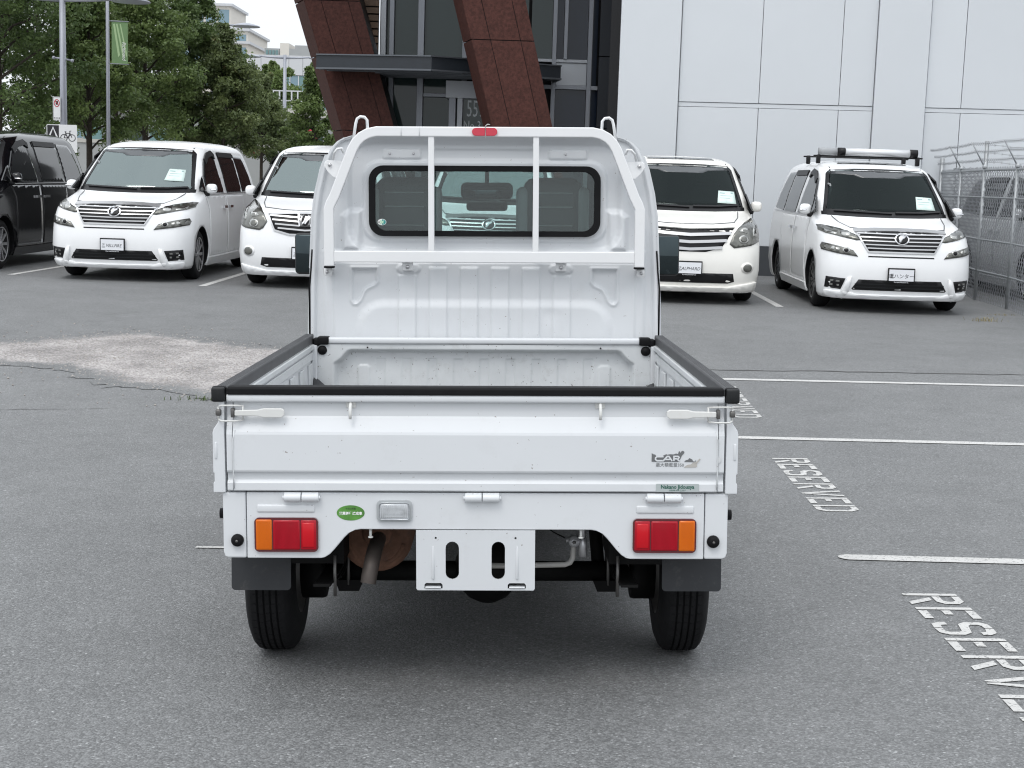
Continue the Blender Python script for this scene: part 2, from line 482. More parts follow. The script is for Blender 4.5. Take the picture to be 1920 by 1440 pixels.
def asphalt_nodes(t):
    """asphalt colour and relief: chips in a dark binder, worn and stained in patches"""
    N = t.nodes.new; L = t.links.new
    co = N('ShaderNodeTexCoord')
    def noise(sc, det=6, ro=.6):
        n = N('ShaderNodeTexNoise'); n.inputs['Scale'].default_value = sc; n.inputs['Detail'].default_value = det; n.inputs['Roughness'].default_value = ro
        L(co.outputs['Object'], n.inputs['Vector']); return n.outputs['Fac']
    def rng(s, a, bb, c, d):
        r = N('ShaderNodeMapRange'); r.inputs[1].default_value = a; r.inputs[2].default_value = bb; r.inputs[3].default_value = c; r.inputs[4].default_value = d
        L(s, r.inputs[0]); return r.outputs[0]
    def mul(a, bb):
        x = N('ShaderNodeMath'); x.operation = 'MULTIPLY'; L(a, x.inputs[0])
        if isinstance(bb, float): x.inputs[1].default_value = bb
        else: L(bb, x.inputs[1])
        return x.outputs[0]
    def add(a, bb):
        x = N('ShaderNodeMath'); x.operation = 'ADD'; L(a, x.inputs[0]); L(bb, x.inputs[1]); return x.outputs[0]
    v = N('ShaderNodeTexVoronoi'); v.inputs['Scale'].default_value = 150; v.inputs['Randomness'].default_value = 1
    L(co.outputs['Object'], v.inputs['Vector'])
    sep = N('ShaderNodeSeparateColor'); L(v.outputs['Color'], sep.inputs[0])
    v2 = N('ShaderNodeTexVoronoi'); v2.inputs['Scale'].default_value = 70
    L(co.outputs['Object'], v2.inputs['Vector'])
    sep2 = N('ShaderNodeSeparateColor'); L(v2.outputs['Color'], sep2.inputs[0])
    stones = rng(sep.outputs[0], 0, 1, .66, 1.32)                     # every chip its own tone
    pale = rng(sep.outputs[1], .93, .97, 0, 1.0)                      # a few pale chips
    near = rng(v.outputs['Distance'], .25, .6, 1.0, .78)              # dark binder between chips
    pale2 = mul(rng(sep2.outputs[0], .975, .985, 0, 1), rng(v2.outputs['Distance'], .25, .4, 1.1, 0))
    big = rng(noise(.35, 5), .3, .7, .88, 1.10)
    mid = rng(noise(2.6, 8, .7), .3, .7, .88, 1.10)
    stain = rng(noise(.9, 7, .7), .57, .74, 1.0, .78)
    val = mul(mul(mul(mul(mul(stones, near), big), mid), stain), .184)
    val = add(val, mul(pale, .10)); val = add(val, mul(pale2, .16))
    cr = N('ShaderNodeCombineColor')
    L(mul(val, .985), cr.inputs[0]); L(mul(val, 1.0), cr.inputs[1]); L(mul(val, 1.005), cr.inputs[2])
    bp = N('ShaderNodeBump'); bp.inputs['Strength'].default_value = .45; bp.inputs['Distance'].default_value = .004
    L(rng(v.outputs['Distance'], 0, .7, 1, 0), bp.inputs['Height'])
    return cr.outputs[0], bp.outputs[0]
def ground_material():
    m = bpy.data.materials.new('asphalt'); m.use_nodes = True
    t = m.node_tree; b = t.nodes['Principled BSDF']
    c, n = asphalt_nodes(t)
    t.links.new(c, b.inputs['Base Color']); t.links.new(n, b.inputs['Normal'])
    b.inputs['Roughness'].default_value = .62
    b.inputs['Specular IOR Level'].default_value = .5
    return m
ASPH = ground_material()

def gravel_material():
    m = bpy.data.materials.new('pale_gravel'); m.use_nodes = True
    t = m.node_tree; b = t.nodes['Principled BSDF']; N = t.nodes.new; L = t.links.new
    co = N('ShaderNodeTexCoord')
    v = N('ShaderNodeTexVoronoi'); v.inputs['Scale'].default_value = 85
    L(co.outputs['Object'], v.inputs['Vector'])
    sep = N('ShaderNodeSeparateColor'); L(v.outputs['Color'], sep.inputs[0])
    n = N('ShaderNodeTexNoise'); n.inputs['Scale'].default_value = 2.2; n.inputs['Detail'].default_value = 8; n.inputs['Roughness'].default_value = .7
    L(co.outputs['Object'], n.inputs['Vector'])
    r = N('ShaderNodeMapRange'); r.inputs[1].default_value = .35; r.inputs[2].default_value = .68
    L(n.outputs['Fac'], r.inputs[0])
    cr = N('ShaderNodeValToRGB')
    e = cr.color_ramp.elements; e[0].position = 0; e[0].color = (.21, .198, .19, 1); e[1].position = 1; e[1].color = (.56, .53, .515, 1)
    e2 = cr.color_ramp.elements.new(.5); e2.color = (.40, .372, .36, 1)
    L(sep.outputs[0], cr.inputs[0])
    mx = N('ShaderNodeMix'); mx.data_type = 'RGBA'; mx.blend_type = 'MULTIPLY'; mx.inputs[0].default_value = .5
    L(cr.outputs[0], mx.inputs[6]); L(r.outputs[0], mx.inputs[7])
    ac, an = asphalt_nodes(t)
    at = N('ShaderNodeAttribute'); at.attribute_name = 'fade'
    n3 = N('ShaderNodeTexNoise'); n3.inputs['Scale'].default_value = 7; n3.inputs['Detail'].default_value = 9; n3.inputs['Roughness'].default_value = .75
    L(co.outputs['Object'], n3.inputs['Vector'])
    sm = N('ShaderNodeMath'); sm.operation = 'ADD'; L(at.outputs['Fac'], sm.inputs[0]); L(n3.outputs['Fac'], sm.inputs[1])
    r3 = N('ShaderNodeMapRange'); r3.inputs[1].default_value = .72; r3.inputs[2].default_value = .98; L(sm.outputs[0], r3.inputs[0])
    fm = N('ShaderNodeMix'); fm.data_type = 'RGBA'; L(r3.outputs[0], fm.inputs[0]); L(ac, fm.inputs[6]); L(mx.outputs[2], fm.inputs[7])
    L(fm.outputs[2], b.inputs['Base Color'])
    b.inputs['Roughness'].default_value = .8
    bp = N('ShaderNodeBump'); bp.inputs['Strength'].default_value = .5; bp.inputs['Distance'].default_value = .008
    L(v.outputs['Distance'], bp.inputs['Height']); bp.invert = True; L(bp.outputs[0], b.inputs['Normal'])
    return m
GRAV = gravel_material()
CHIP = mat('gravel_chip', (.40, .37, .345), .9, noise=.4, nscale=40)

def axis_pts(near, step, far, ratio):
    l = [0]
    while l[-1] < near: l.append(l[-1] + step)
    while l[-1] < far:
        step *= ratio; l.append(l[-1] + step)
    return l
ap = axis_pts(14, .5, 3500, 1.35)
xs = np.array([-a for a in reversed(ap[1:])] + ap)
yp = axis_pts(26, .5, 3500, 1.22)
ys = np.array([-a for a in reversed(axis_pts(8, .8, 3000, 1.6)[1:])] + yp)
Xg, Yg = np.meshgrid(xs, ys)
Zg = np.array([[gz(x, y) for x in xs] for y in ys])
tag(MB().grid(Xg, Yg, Zg).build('parking_lot_ground', ASPH), kind='structure')

def drape(name, pts_rows, mt, lift=.004, parent=None):
    """quad strip laid on the ground: rows of (x,y) points"""
    m = MB()
    A = np.array([[p[0] for p in r] for r in pts_rows]); B = np.array([[p[1] for p in r] for r in pts_rows])
    Z = np.array([[gz(p[0], p[1]) + lift for p in r] for r in pts_rows])
    m.grid(A, B, Z, sm=True)
    return m.build(name, mt, parent)
def line_strip(name, a, b, wd, mt, lift=.004, n=24, round_start=False):
    d = Vector((b[0] - a[0], b[1] - a[1])); L = d.length; d /= L; q = Vector((-d.y, d.x)) * wd / 2
    rows = []
    for i in range(n + 1):
        p = Vector(a) + d * L * i / n
        rows.append([tuple(p + q), tuple(p), tuple(p - q)])
    if round_start:
        for k, e in ((.45, .75), (.8, .3)):
            p = Vector(a) - d * wd * .5 * k
            rows.insert(0, [tuple(p + q * e), tuple(p), tuple(p - q * e)])
    return tag(drape(name, rows, mt, lift), kind='structure')

# parking stall lines on the right, running away to the right
for a, b in (((1.42, 5.845), (7.5, 5.33)), ((.9, 8.99), (9.5, 8.28)), ((.6, 11.60), (12, 11.45))):
    a, b = [(p[0] * 1.0128, p[1] * 1.0128) for p in (a, b)]
    line_strip('stall_line', a, b, .095, LINE, round_start=True)
# stall lines between the parked vans
for a, b in (((-6.84, 19.5), (-6.62, 24.0)), ((-4.05, 18.6), (-3.92, 24)), ((3.36, 18.2), (3.44, 24)), ((-1.42, 18.3), (-1.3, 24)), ((.98, 18.3), (1.06, 24))):
    line_strip('stall_line', a, b, .10, LINE)
line_strip('stall_line', (-1.337, 6.03), (-1.06, 6.02), .03, LINE)
# seam between two lots of asphalt
SEAM = mat('asphalt_crack', (.085, .085, .083), .9)
rows = []
for i in range(60):
    x = .8 + i * .14; y = 12.24 + .006 * i + NP.normal(0, .02); hw = .012 + .012 * NP.rand()
    rows.append([(x, y + hw), (x, y - hw)])
tag(drape('asphalt_crack', rows, SEAM, .003), kind='structure')
for (x0, y0, n, dx, dy) in ((-4.9, 9.7, 22, .1, .010),):
    rows = []; yy = y0
    for i in range(n):
        yy += dy + NP.normal(0, .02); hw = .002 + .005 * NP.rand() ** 2
        rows.append([(x0 + i * dx, yy + hw), (x0 + i * dx, yy - hw)])
    tag(drape('asphalt_crack', rows, SEAM, .003), kind='structure')

# stencilled words: strokes in (u along the word, v up the letter), letter box 1 x 1
ST = {
 'R': [[(0, 0), (.2, 0), (.2, 1), (0, 1)], [(.27, .5), (.27, .64), (.66, .64), (.74, .7), (.74, .8), (.66, .86), (.27, .86), (.27, 1), (.74, 1), (.95, .88), (.95, .62), (.74, .5)], [(.36, .44), (.62, .44), (1.0, 0), (.74, 0)]],
 'E': [[(0, 0), (.2, 0), (.2, 1), (0, 1)], [(.27, .84), (.95, .84), (.95, 1), (.27, 1)], [(.27, .42), (.62, .42), (.62, .57), (.27, .57)], [(.27, 0), (.95, 0), (.95, .16), (.27, .16)]],
 'S': [[(0, .16), (.12, .02), (.46, 0), (.46, .14), (.24, .16), (.2, .28), (0, .28)], [(.5, 0), (.84, .02), (1, .16), (1, .42), (.84, .56), (.3, .62), (.2, .68), (.2, .8), (.3, .85), (.46, .86), (.46, 1), (.14, .98), (0, .86), (0, .6), (.16, .47), (.7, .42), (.78, .36), (.78, .2), (.7, .14), (.5, .14)], [(.5, 1), (.84, .98), (1, .86), (1, .72), (.8, .72), (.76, .82), (.5, .86)]],
 'V': [[(0, 1), (.22, 1), (.5, .22), (.46, 0), (.4, 0)], [(.78, 1), (1, 1), (.6, 0), (.54, 0), (.52, .2), (.56, .3)]],
 'D': [[(0, 0), (.2, 0), (.2, 1), (0, 1)], [(.27, 1), (.72, 1), (1, .8), (1, .2), (.72, 0), (.27, 0), (.27, .15), (.64, .15), (.78, .26), (.78, .74), (.64, .85), (.27, .85)]],
}
def stencil_word(word, bx, by, pitch, lw, hgt, ang):
    """word laid on the asphalt: reads towards the camera, letters' tops to the right"""
    m = MB(); ca, sa = math.cos(ang), math.sin(ang)
    for i, ch in enumerate(word):
        for poly in ST[ch]:
            bm = bmesh.new()
            vs = [bm.verts.new((p[0], p[1], 0)) for p in poly]
            bm.faces.new(vs)
            bmesh.ops.triangulate(bm, faces=bm.faces[:])
            bm.verts.index_update()
            out = []
            for v in bm.verts:
                u = i * pitch + v.co.x * lw; k = v.co.y * hgt
                x = bx + k * ca + u * sa; y = by - u * ca + k * sa
                out.append((x, y, gz(x, y) + .003))
            m.add(out, [[v.index for v in f.verts] for f in bm.faces])
            bm.free()
    return tag(m.build('reserved_lettering', LINE), kind='structure')
stencil_word('RESERVED', 1.509, 5.329, .197, .157, .203, rad(-1.2))
stencil_word('RESERVED', 1.545, 8.356, .1885, .152, .208, rad(-1.2))
stencil_word('RESERVED', 1.57, 11.34, .1885, .152, .208, rad(-1.2))

# ------------------------------------------------------------------ gravel patch on the left
def gravel():
    out = [(-5.6, 12.6), (-5.2, 13.25), (-4.6, 13.1), (-4.1, 13.5), (-3.75, 13.95), (-3.2, 13.75), (-2.7, 13.35), (-2.2, 13.1), (-1.5, 13.2), (-1.3, 12.6), (-1.75, 12.1), (-1.6, 11.4), (-2.0, 10.6), (-2.2, 10.35), (-2.75, 10.75), (-3.2, 10.95), (-3.55, 11.5), (-4.2, 11.7), (-5.2, 11.9)]
    P = []
    n = len(out)
    for i in range(n):
        a, b = Vector(out[i]), Vector(out[(i + 1) % n])
        for k in range(9):
            p = a.lerp(b, k / 9)
            P.append((p.x + NP.normal(0, .035), p.y + NP.normal(0, .05)))
    bm = bmesh.new()
    bm.faces.new([bm.verts.new((x, y, 0)) for x, y in P])
    bmesh.ops.triangulate(bm, faces=bm.faces[:])
    bmesh.ops.subdivide_edges(bm, edges=[e for e in bm.edges if e.calc_length() > .5], cuts=5, use_grid_fill=True)
    bmesh.ops.triangulate(bm, faces=bm.faces[:])
    bmesh.ops.subdivide_edges(bm, edges=[e for e in bm.edges if e.calc_length() > .2], cuts=1, use_grid_fill=True)
    bmesh.ops.triangulate(bm, faces=bm.faces[:])
    for v in bm.verts:
        v.co.z = gz(v.co.x, v.co.y) + .004
    me = bpy.data.meshes.new('gravel_patch'); bm.to_mesh(me); bm.free()
    PA = np.array(P); PB = np.roll(PA, -1, 0); E_ = PB - PA
    fd = []
    for v in me.vertices:
        q = np.array([v.co.x, v.co.y]) - PA
        tt = np.clip((q * E_).sum(1) / ((E_ ** 2).sum(1) + 1e-9), 0, 1)
        fd.append(min(1.0, float(np.hypot(*(q - tt[:, None] * E_).T).min()) / .6))
    me.attributes.new('fade', 'FLOAT', 'POINT').data.foreach_set('value', fd)
    me.materials.append(GRAV)
    for p in me.polygons: p.use_smooth = True
    tag(link('gravel_patch', me), kind='stuff')
    m = MB()
    poly = P
    def inside(x, y):
        c = False; j = len(poly) - 1
        for i in range(len(poly)):
            if (poly[i][1] > y) != (poly[j][1] > y) and x < (poly[j][0] - poly[i][0]) * (y - poly[i][1]) / (poly[j][1] - poly[i][1]) + poly[i][0]: c = not c
            j = i
        return c
    k = 0
    while k < 2400:
        x, y = NP.uniform(-5.8, -.9), NP.uniform(10.0, 14.3)
        if not inside(x, y) and NP.rand() > .10: continue
        s = .003 + .008 * NP.rand() ** 2
        z = gz(x, y) + .005
        a = NP.rand() * 6
        c, d = math.cos(a) * s, math.sin(a) * s
        m.add([(x + c, y + d, z), (x - d, y + c, z), (x - c, y - d, z), (x + d, y - c, z), (x, y, z + s * .9), (x, y, z - s)],
              [(0, 1, 4), (1, 2, 4), (2, 3, 4), (3, 0, 4), (1, 0, 5), (2, 1, 5), (3, 2, 5), (0, 3, 5)])
        k += 1
    tag(m.build('gravel_chips', CHIP, recalc=False), kind='stuff')
gravel()

# dry weeds: at the fence foot and by the gravel
STRAW = mat('dry_grass', (.30, .26, .15), .9)
WEED = mat('green_weed', (.07, .10, .035), .9)
def tuft(name, cx, cy, sx, sy, n, h, mt):
    m = MB()
    for i in range(n):
        x, y = cx + NP.normal(0, sx), cy + NP.normal(0, sy)
        z = gz(x, y); hh = h * (.4 + NP.rand()); a = NP.rand() * 6.28; l = hh * NP.uniform(.3, 1.1)
        dx, dy = math.cos(a), math.sin(a)
        p0 = Vector((x, y, z)); p1 = p0 + Vector((dx * l * .4, dy * l * .4, hh * .7)); p2 = p0 + Vector((dx * l, dy * l, hh * .85))
        q = Vector((-dy, dx, 0)) * .004
        m.add([p0 - q, p0 + q, p1 + q * .7, p1 - q * .7, p2], [(0, 1, 2, 3), (3, 2, 4)])
    return tag(m.build(name, mt, recalc=False), kind='stuff')
tuft('dry_grass', 5.62, 17.15, .09, .04, 60, .05, STRAW)
tuft('dry_grass', 6.1, 18.0, .12, .04, 30, .025, STRAW)
tuft('green_weed', -2.24, 10.33, .09, .025, 45, .03, WEED)

# pavement and kerb beyond the vans on the left
PAVE = mat('pale_pavement', (.34, .33, .31), .85, noise=.12, nscale=1.5)
m = MB()
A = np.array([[-60, 3.0]] * 12); B = np.array([[y, y] for y in np.linspace(34, 260, 12)])
rows = np.linspace(34, 250, 40)
m.grid(np.array([[x for x in (-90, -40, -20, -8, 2.5)] for y in rows]), np.array([[y] * 5 for y in rows]), np.array([[gz(x, y) + .13 for x in (-90, -40, -20, -8, 2.5)] for y in rows]))
tag(m.build('pavement', PAVE), kind='structure')
m = MB().box(-90, 2.5, 33.8, 34.0, -.05, gz(0, 34) + .135)
tag(m.build('kerb', mat('kerb_concrete', (.36, .355, .34), .85, noise=.1)), kind='structure')

# ------------------------------------------------------------------ white concrete building on the right
def white_building():
    root = thing('concrete_building', 'white painted concrete panel building filling the upper right behind the vans', 'building', (4.2, 24.6, 0), -math.atan(.12))
    H = 9.0
    # backing wall, set back so that every joint reads as a dark recess
    MB().box(-2.66, 22, .06, 10.0, 0, H).build('backing_wall', JOINT, root)
    ZR0, ZR1 = 2.80, 2.885
    xs_ = [-1.53, -.19, 1.12, 1.66]
    def panel(x0, x1, z0, z1):
        return MB().box(x0 + .005, x1 - .005, 0, .08, z0, z1).build('wall_panel', CONC, root, bevel=.004)
    segs = [(-1.55, -.21), (-.21, 1.11), (1.11, 1.665)]
    for a, b in segs + [(2.515, 3.09)] + [(3.09 + 1.35 * i, 3.09 + 1.35 * (i + 1)) for i in range(9)]:
        panel(a, b, .5, ZR0)
        panel(a, b, ZR1, H)
    for a, b in ((-1.55, 1.665), (2.515, 15.2)):
        MB().box(a + .005, b - .005, .012, .07, ZR0 + .010, ZR1 - .010).build('reveal_strip', CONC, root)
    for a, b in ((-2.57, -1.56), (1.675, 2.505)):
        MB().box(a, b, -.07, .09, .5, H).build('pilaster', CONC, root, bevel=.006)
    MB().box(-2.6, 22, -.03, .07, 0, .497).build('plinth', PLINTH, root)
    MB().box(-2.66, 22, -.02, 10, H, H + .2).build('roof_coping', CONC, root)
    MB().box(-2.74, -2.585, -.0, .5, 0, H).build('dark_expansion_strip', VBLK, root)
white_building()

# ------------------------------------------------------------------ brown clad entrance building
def entrance_building():
    root = thing('entrance_building', 'dark brown clad building with two leaning columns and glazed entrance', 'building', (0, 0, 0))
    H = 10.0
    # glazed front at y = 28
    Y = 28.0
    MB().box(-2.75, 1.78, Y + .35, Y + 8, 0, H).build('inner_wall', VBLK, root)
    def glass_pane(x0, x1, z0, z1, mt=GLZ, y=Y):
        return MB().box(x0, x1, y + .03, y + .05, z0, z1).build('pane', mt, root)
    def mull(x0, x1, z0, z1, mt=MULL, d=.10, y=Y):
        return MB().box(x0, x1, y - d, y + .06, z0, z1).build('mullion', mt, root, bevel=.006)
    # verticals, x at y=28
    mull(-2.69, -2.59, 0, H, MULLW, .16)
    mull(-2.53, -2.44, 0, H)
    mull(-1.99, -1.87, 0, H)
    mull(-1.14, -1.05, 3.05, H)
    mull(-.88, -.80, 3.05, H)
    for a, b in ((-2.585, -2.535), (-2.435, -1.995), (-1.865, -1.145), (-1.045, -.885), (-.795, .10)):
        glass_pane(a, b, 3.62, H, GLZB if (a, b) in ((-1.045, -.885),) else GLZ)
        if b < -1.0: glass_pane(a, b, .1, 3.56)
        mull(a, b, 3.562, 3.618, MULL, .05)
    mull(-1.865, -1.4, 3.0, 3.07)
    # right part
    mull(.565, .645, 0, H); mull(.78, .85, 3.78, H); mull(1.235, 1.32, 0, H)
    glass_pane(.16, .56, 3.78, H); glass_pane(.65, .775, 3.78, H, GLZB); glass_pane(.855, 1.23, 3.78, H, GLZB)
    mull(.16, 1.235, 3.72, 3.778, MULLW, .06)
    MB().box(.65, 1.23, Y - .02, Y + .06, 3.30, 3.715).build('spandrel_panel', MULLW, root, bevel=.004)
    mull(.16, 1.45, 3.22, 3.295, MULL, .07)
    glass_pane(.65, 1.23, .1, 3.215, GLZB); glass_pane(1.325, 1.45, .1, 3.215, GLZB); glass_pane(1.325, 1.42, 3.3, H, GLZB)
    for z0, z1 in ((0, 2.50), (2.515, 3.845), (3.86, 6), (6.015, H)):
        MB().box(1.455, 1.76, Y - .06, Y + .06, z0, z1).build('blue_black_panel', BLUEPAN, root, bevel=.004)
    mull(1.765, 1.80, 0, H, MULLW, .12)
    # entrance doors under the canopy
    MB().box(-1.42, -.28, Y - .35, Y + .02, 2.98, 3.30).build('door_header', MULLW, root, bevel=.006)
    mull(-1.36, -1.23, 0, 2.98, MULL, .3); mull(-1.20, -1.10, 0, 2.98, MULLW, .3)
    d = MB().box(-1.09, .3, Y - .2, Y - .17, .02, 2.97).build('glass_door', GLZ, root)
    text_obj('street_number', '5595', .44, lambda u, v, w_: (-.80 + u, Y - .204, 2.78 + v), DIGIT, d, sx=.52, bold=.0)
    text_obj('street_name', 'No 3 ROAD', .26, lambda u, v, w_: (-.66 + u, Y - .204, 2.47 + v), DIGIT, d, sx=.62)
    # canopy: a steel edged slab turned about 30 degrees to the street
    c = [(-3.66, 26.15), (-1.585, 25.75), (.715, 27.0), (.6, 27.95), (-3.1, 27.95)]
    m = MB()
    z0, z1 = 3.33, 3.575
    m.prism(c, [], lambda u, v, w_: (u, v, w_), z0 + .03, z1)
    cn = m.build('canopy', CANOPY, root)
    m = MB()
    for a, b in zip(c[:3], c[1:3] + [c[3]]):
        for zz, hh in ((z0, .03), (z1 - .002, .022)):
            m.sweep([(a[0], a[1] - .012, zz + hh / 2), (b[0], b[1] - .012, zz + hh / 2)], [(-.02, -hh / 2), (.02, -hh / 2), (.02, hh / 2), (-.02, hh / 2)], up=(0, 0, 1), sm=False)
    m.build('canopy_trim', CANOPYT, cn)
    m = MB()
    for i in range(6):
        t = i / 6 + .08
        a = Vector((c[0][0], c[0][1], 0)).lerp(Vector((c[4][0], c[4][1], 0)), t); b = Vector((c[1][0], c[1][1], 0)).lerp(Vector((c[3][0], c[3][1], 0)), t)
        m.sweep([(a.x, a.y, z0 + .015), (b.x, b.y, z0 + .015)], [(-.03, -.015), (.03, -.015), (.03, .015), (-.03, .015)], up=(0, 0, 1), sm=False)
    m.build('soffit_rib', CANOPYT, cn)
    # leaning columns: each segment a cladding panel of its own, joints 18 mm
    def column(xl, xm, xr, slope, slope_r, y0, dep, zs):
        """xl/xm/xr: x at z=2.4 of the left face edge (further back), front left and front right edges"""
        for z0, z1 in zip(zs, zs[1:]):
            a0, a1 = z0 + .008, z1 - .008
            def pt(k, z):
                s = slope if k < 2 else slope_r
                x = (xl, xm, xr)[k] - (z - 2.4) * s
                y = (y0 + dep, y0, y0)[k]
                return Vector((x, y, z))
            def slab(k0, k1, t0, t1, name):
                p = []
                for z in (a0, a1):
                    A, B = pt(k0, z), pt(k1, z)
                    p.append([A.lerp(B, t0), A.lerp(B, t1)])
                n = (p[0][1] - p[0][0]).cross(p[1][0] - p[0][0]).normalized() * .05
                vs = [p[0][0], p[0][1], p[1][1], p[1][0]]
                vs = vs + [q - n if n.y < 0 or True else q for q in vs]
                MB().add(vs, [(0, 1, 2, 3), (7, 6, 5, 4), (0, 4, 5, 1), (1, 5, 6, 2), (2, 6, 7, 3), (3, 7, 4, 0)]).build('cladding_panel', CLAD, root)
            slab(0, 1, 0, .99, 'l')
            w_ = xr - xm
            slab(1, 2, .004, .30, 'f'); slab(1, 2, .31, .78, 'f'); slab(1, 2, .79, .999, 'f')
        # dark core behind the panels
        vs = []
        for z in (zs[0], zs[-1]):
            for k in (0, 1, 2):
                x = (xl + .06, xm + .05, xr - .03)[k] - (z - 2.4) * (slope if k < 2 else slope_r)
                vs.append((x, (y0 + dep, y0 + .05, y0 + .05)[k], z))
            vs.append((xr + .02 - (z - 2.4) * slope_r, y0 + dep, z))
        MB().add(vs, [(0, 1, 2, 3), (7, 6, 5, 4), (0, 4, 5, 1), (1, 5, 6, 2), (2, 6, 7, 3), (3, 7, 4, 0)]).build('column_core', VBLK, root)
    column(-.645, -.485, .545, .272, .252, 24.75, .75, (0, .55, 2.33, 3.80, 5.8, 8.4))
    column(-3.575, -3.30, -2.32, .315, .295, 26.8, .8, (0, .55, 2.29, 3.62, 4.60, 6.4, 8.4))
    MB().box(-8.5, 1.8, 24.2, 36, 8.4, 10.5).build('upper_storey', CLAD, root)  # unseen overhang, drawn forward to shade the column fronts
    # slatted soffit seen between the left column and the glass
    MB().box(-3.45, -2.72, 27.78, 27.85, 3.2, H).build('slat_backing', SLATBK, root)
    for i in range(26):
        z = 3.55 + i * .135
        MB().box(-3.40 , -2.72, 27.70, 27.77, z, z + .105).build('slat', WOOD, root)
entrance_building()

# ------------------------------------------------------------------ chain link fence
def fence():
    root = thing('chain_link_fence', 'galvanised chain link fence with barbed wire arms along the right edge', 'fence', (6.55, 20.4, 0))
    base = Vector((6.55, 20.4, 0))
    Ht = 1.86
    line = [(7.02, 24.2), (6.80, 22.4), (6.55, 20.5), (6.50, 19.0), (6.3, 17.2), (6.2, 15.4)]
    L = [Vector((x, y, gz(x, y))) - base for x, y in line]
    for i, p in enumerate(L):
        post = MB().tube([p - Vector((0, 0, .05)), p + Vector((0, 0, Ht + (.2 if i == 0 else .02)))], .036 if i in (0,) else .026, 10).build('post', GALV, root)
        if i:
            MB().tube([p + Vector((0, 0, Ht)), p + Vector((-.22, -.05, Ht + .34))], .010, 6).build('wire_arm', GALV, root)
            MB().lathe([(.0, .05), (.03, .045), (.04, .02), (.04, 0)], p + Vector((0, 0, Ht)), 'z', 10).build('post_cap', GALV, post)
    for z in (Ht - .03, 1.45, .86, .42):
        MB().tube([p + Vector((.0, 0, z)) for p in L], .018 if z > 1.5 else .013, 8).build('rail', GALV, root)
    for k, (dx, dz) in enumerate(((-.07, .11), (-.14, .22), (-.21, .325))):
        m = MB()
        pts = []
        for a, b in zip(L, L[1:]):
            for s in range(8):
                q = a.lerp(b, s / 8) + Vector((dx, -.02, Ht + dz - .012 * math.sin(PI * s / 8)))
                pts.append(q)
        m.tube(pts, .0035, 4)
        for i in range(len(pts) * 2):
            q = pts[i // 2].lerp(pts[min(i // 2 + 1, len(pts) - 1)], .5 * (i % 2))
            for s in (-1, 1):
                m.tube([q - Vector((.012, .0, .024 * s)), q + Vector((.012, .0, .024 * s))], .0025, 3)
        m.build('barbed_wire', WIRE, root)
    # mesh: zigzag wires; vertical pitch 5 cm
    m = MB()
    pit = .052
    for a, b in zip(L, L[1:]):
        d = b - a; n = int(d.length / pit); e = d / n
        for i in range(n):
            pts = []
            for k in range(int(Ht / pit) + 2):
                z = k * pit
                o = a + e * (i + (1 if (k + i) % 2 else 0))
                pts.append(o + Vector((.004 * (1 if k % 2 else -1), 0, min(z, Ht + .03))))
            m.sweep(pts, [(0, .0038), (.0034, -.0024), (-.0034, -.0024)], caps=False, up=(1, 0, 0))
    w_ = m.build('chain_link', WIRE, root, recalc=False)
    w_['kind'] = 'stuff'
    # return run of fence along the wall behind
    r2 = thing('rear_fence', 'second barbed wire fence run behind the corner close to the white wall', 'fence', (7.7, 23.75, 0))
    for i in range(4):
        x = -.1 + i * 1.6
        MB().tube([(x, -.12 * x, 0), (x, -.12 * x, 2.35)], .034, 10).build('post', GALV, r2)
    for z in (1.88, 1.0):
        MB().tube([(-.6, .07, z), (5, -.6, z)], .02, 8).build('rail', GALV, r2)
    for z in (2.0, 2.14, 2.27):
        m = MB()
        pts = [Vector((-.1 + i * .12, -.12 * (-.1 + i * .12) - .03, z + .012 * math.sin(i * 1.3))) for i in range(42)]
        m.tube(pts, .0035, 4)
        for q in pts:
            for s in (-1, 1): m.tube([q - Vector((.012, 0, .022 * s)), q + Vector((.012, 0, .022 * s))], .0025, 3)
        m.build('barbed_wire', WIRE, r2)
    m = MB()
    for i in range(95):
        pts = [Vector((-.6 + pit * (i + (1 if (k + i) % 2 else 0)), .05 - .006 * i, k * pit)) for k in range(38)]
        m.sweep(pts, [(0, .0038), (.0034, -.0024), (-.0034, -.0024)], caps=False, up=(0, 1, 0))
    w_ = m.build('chain_link', WIRE, r2, recalc=False)
    w_['kind'] = 'stuff'
fence()
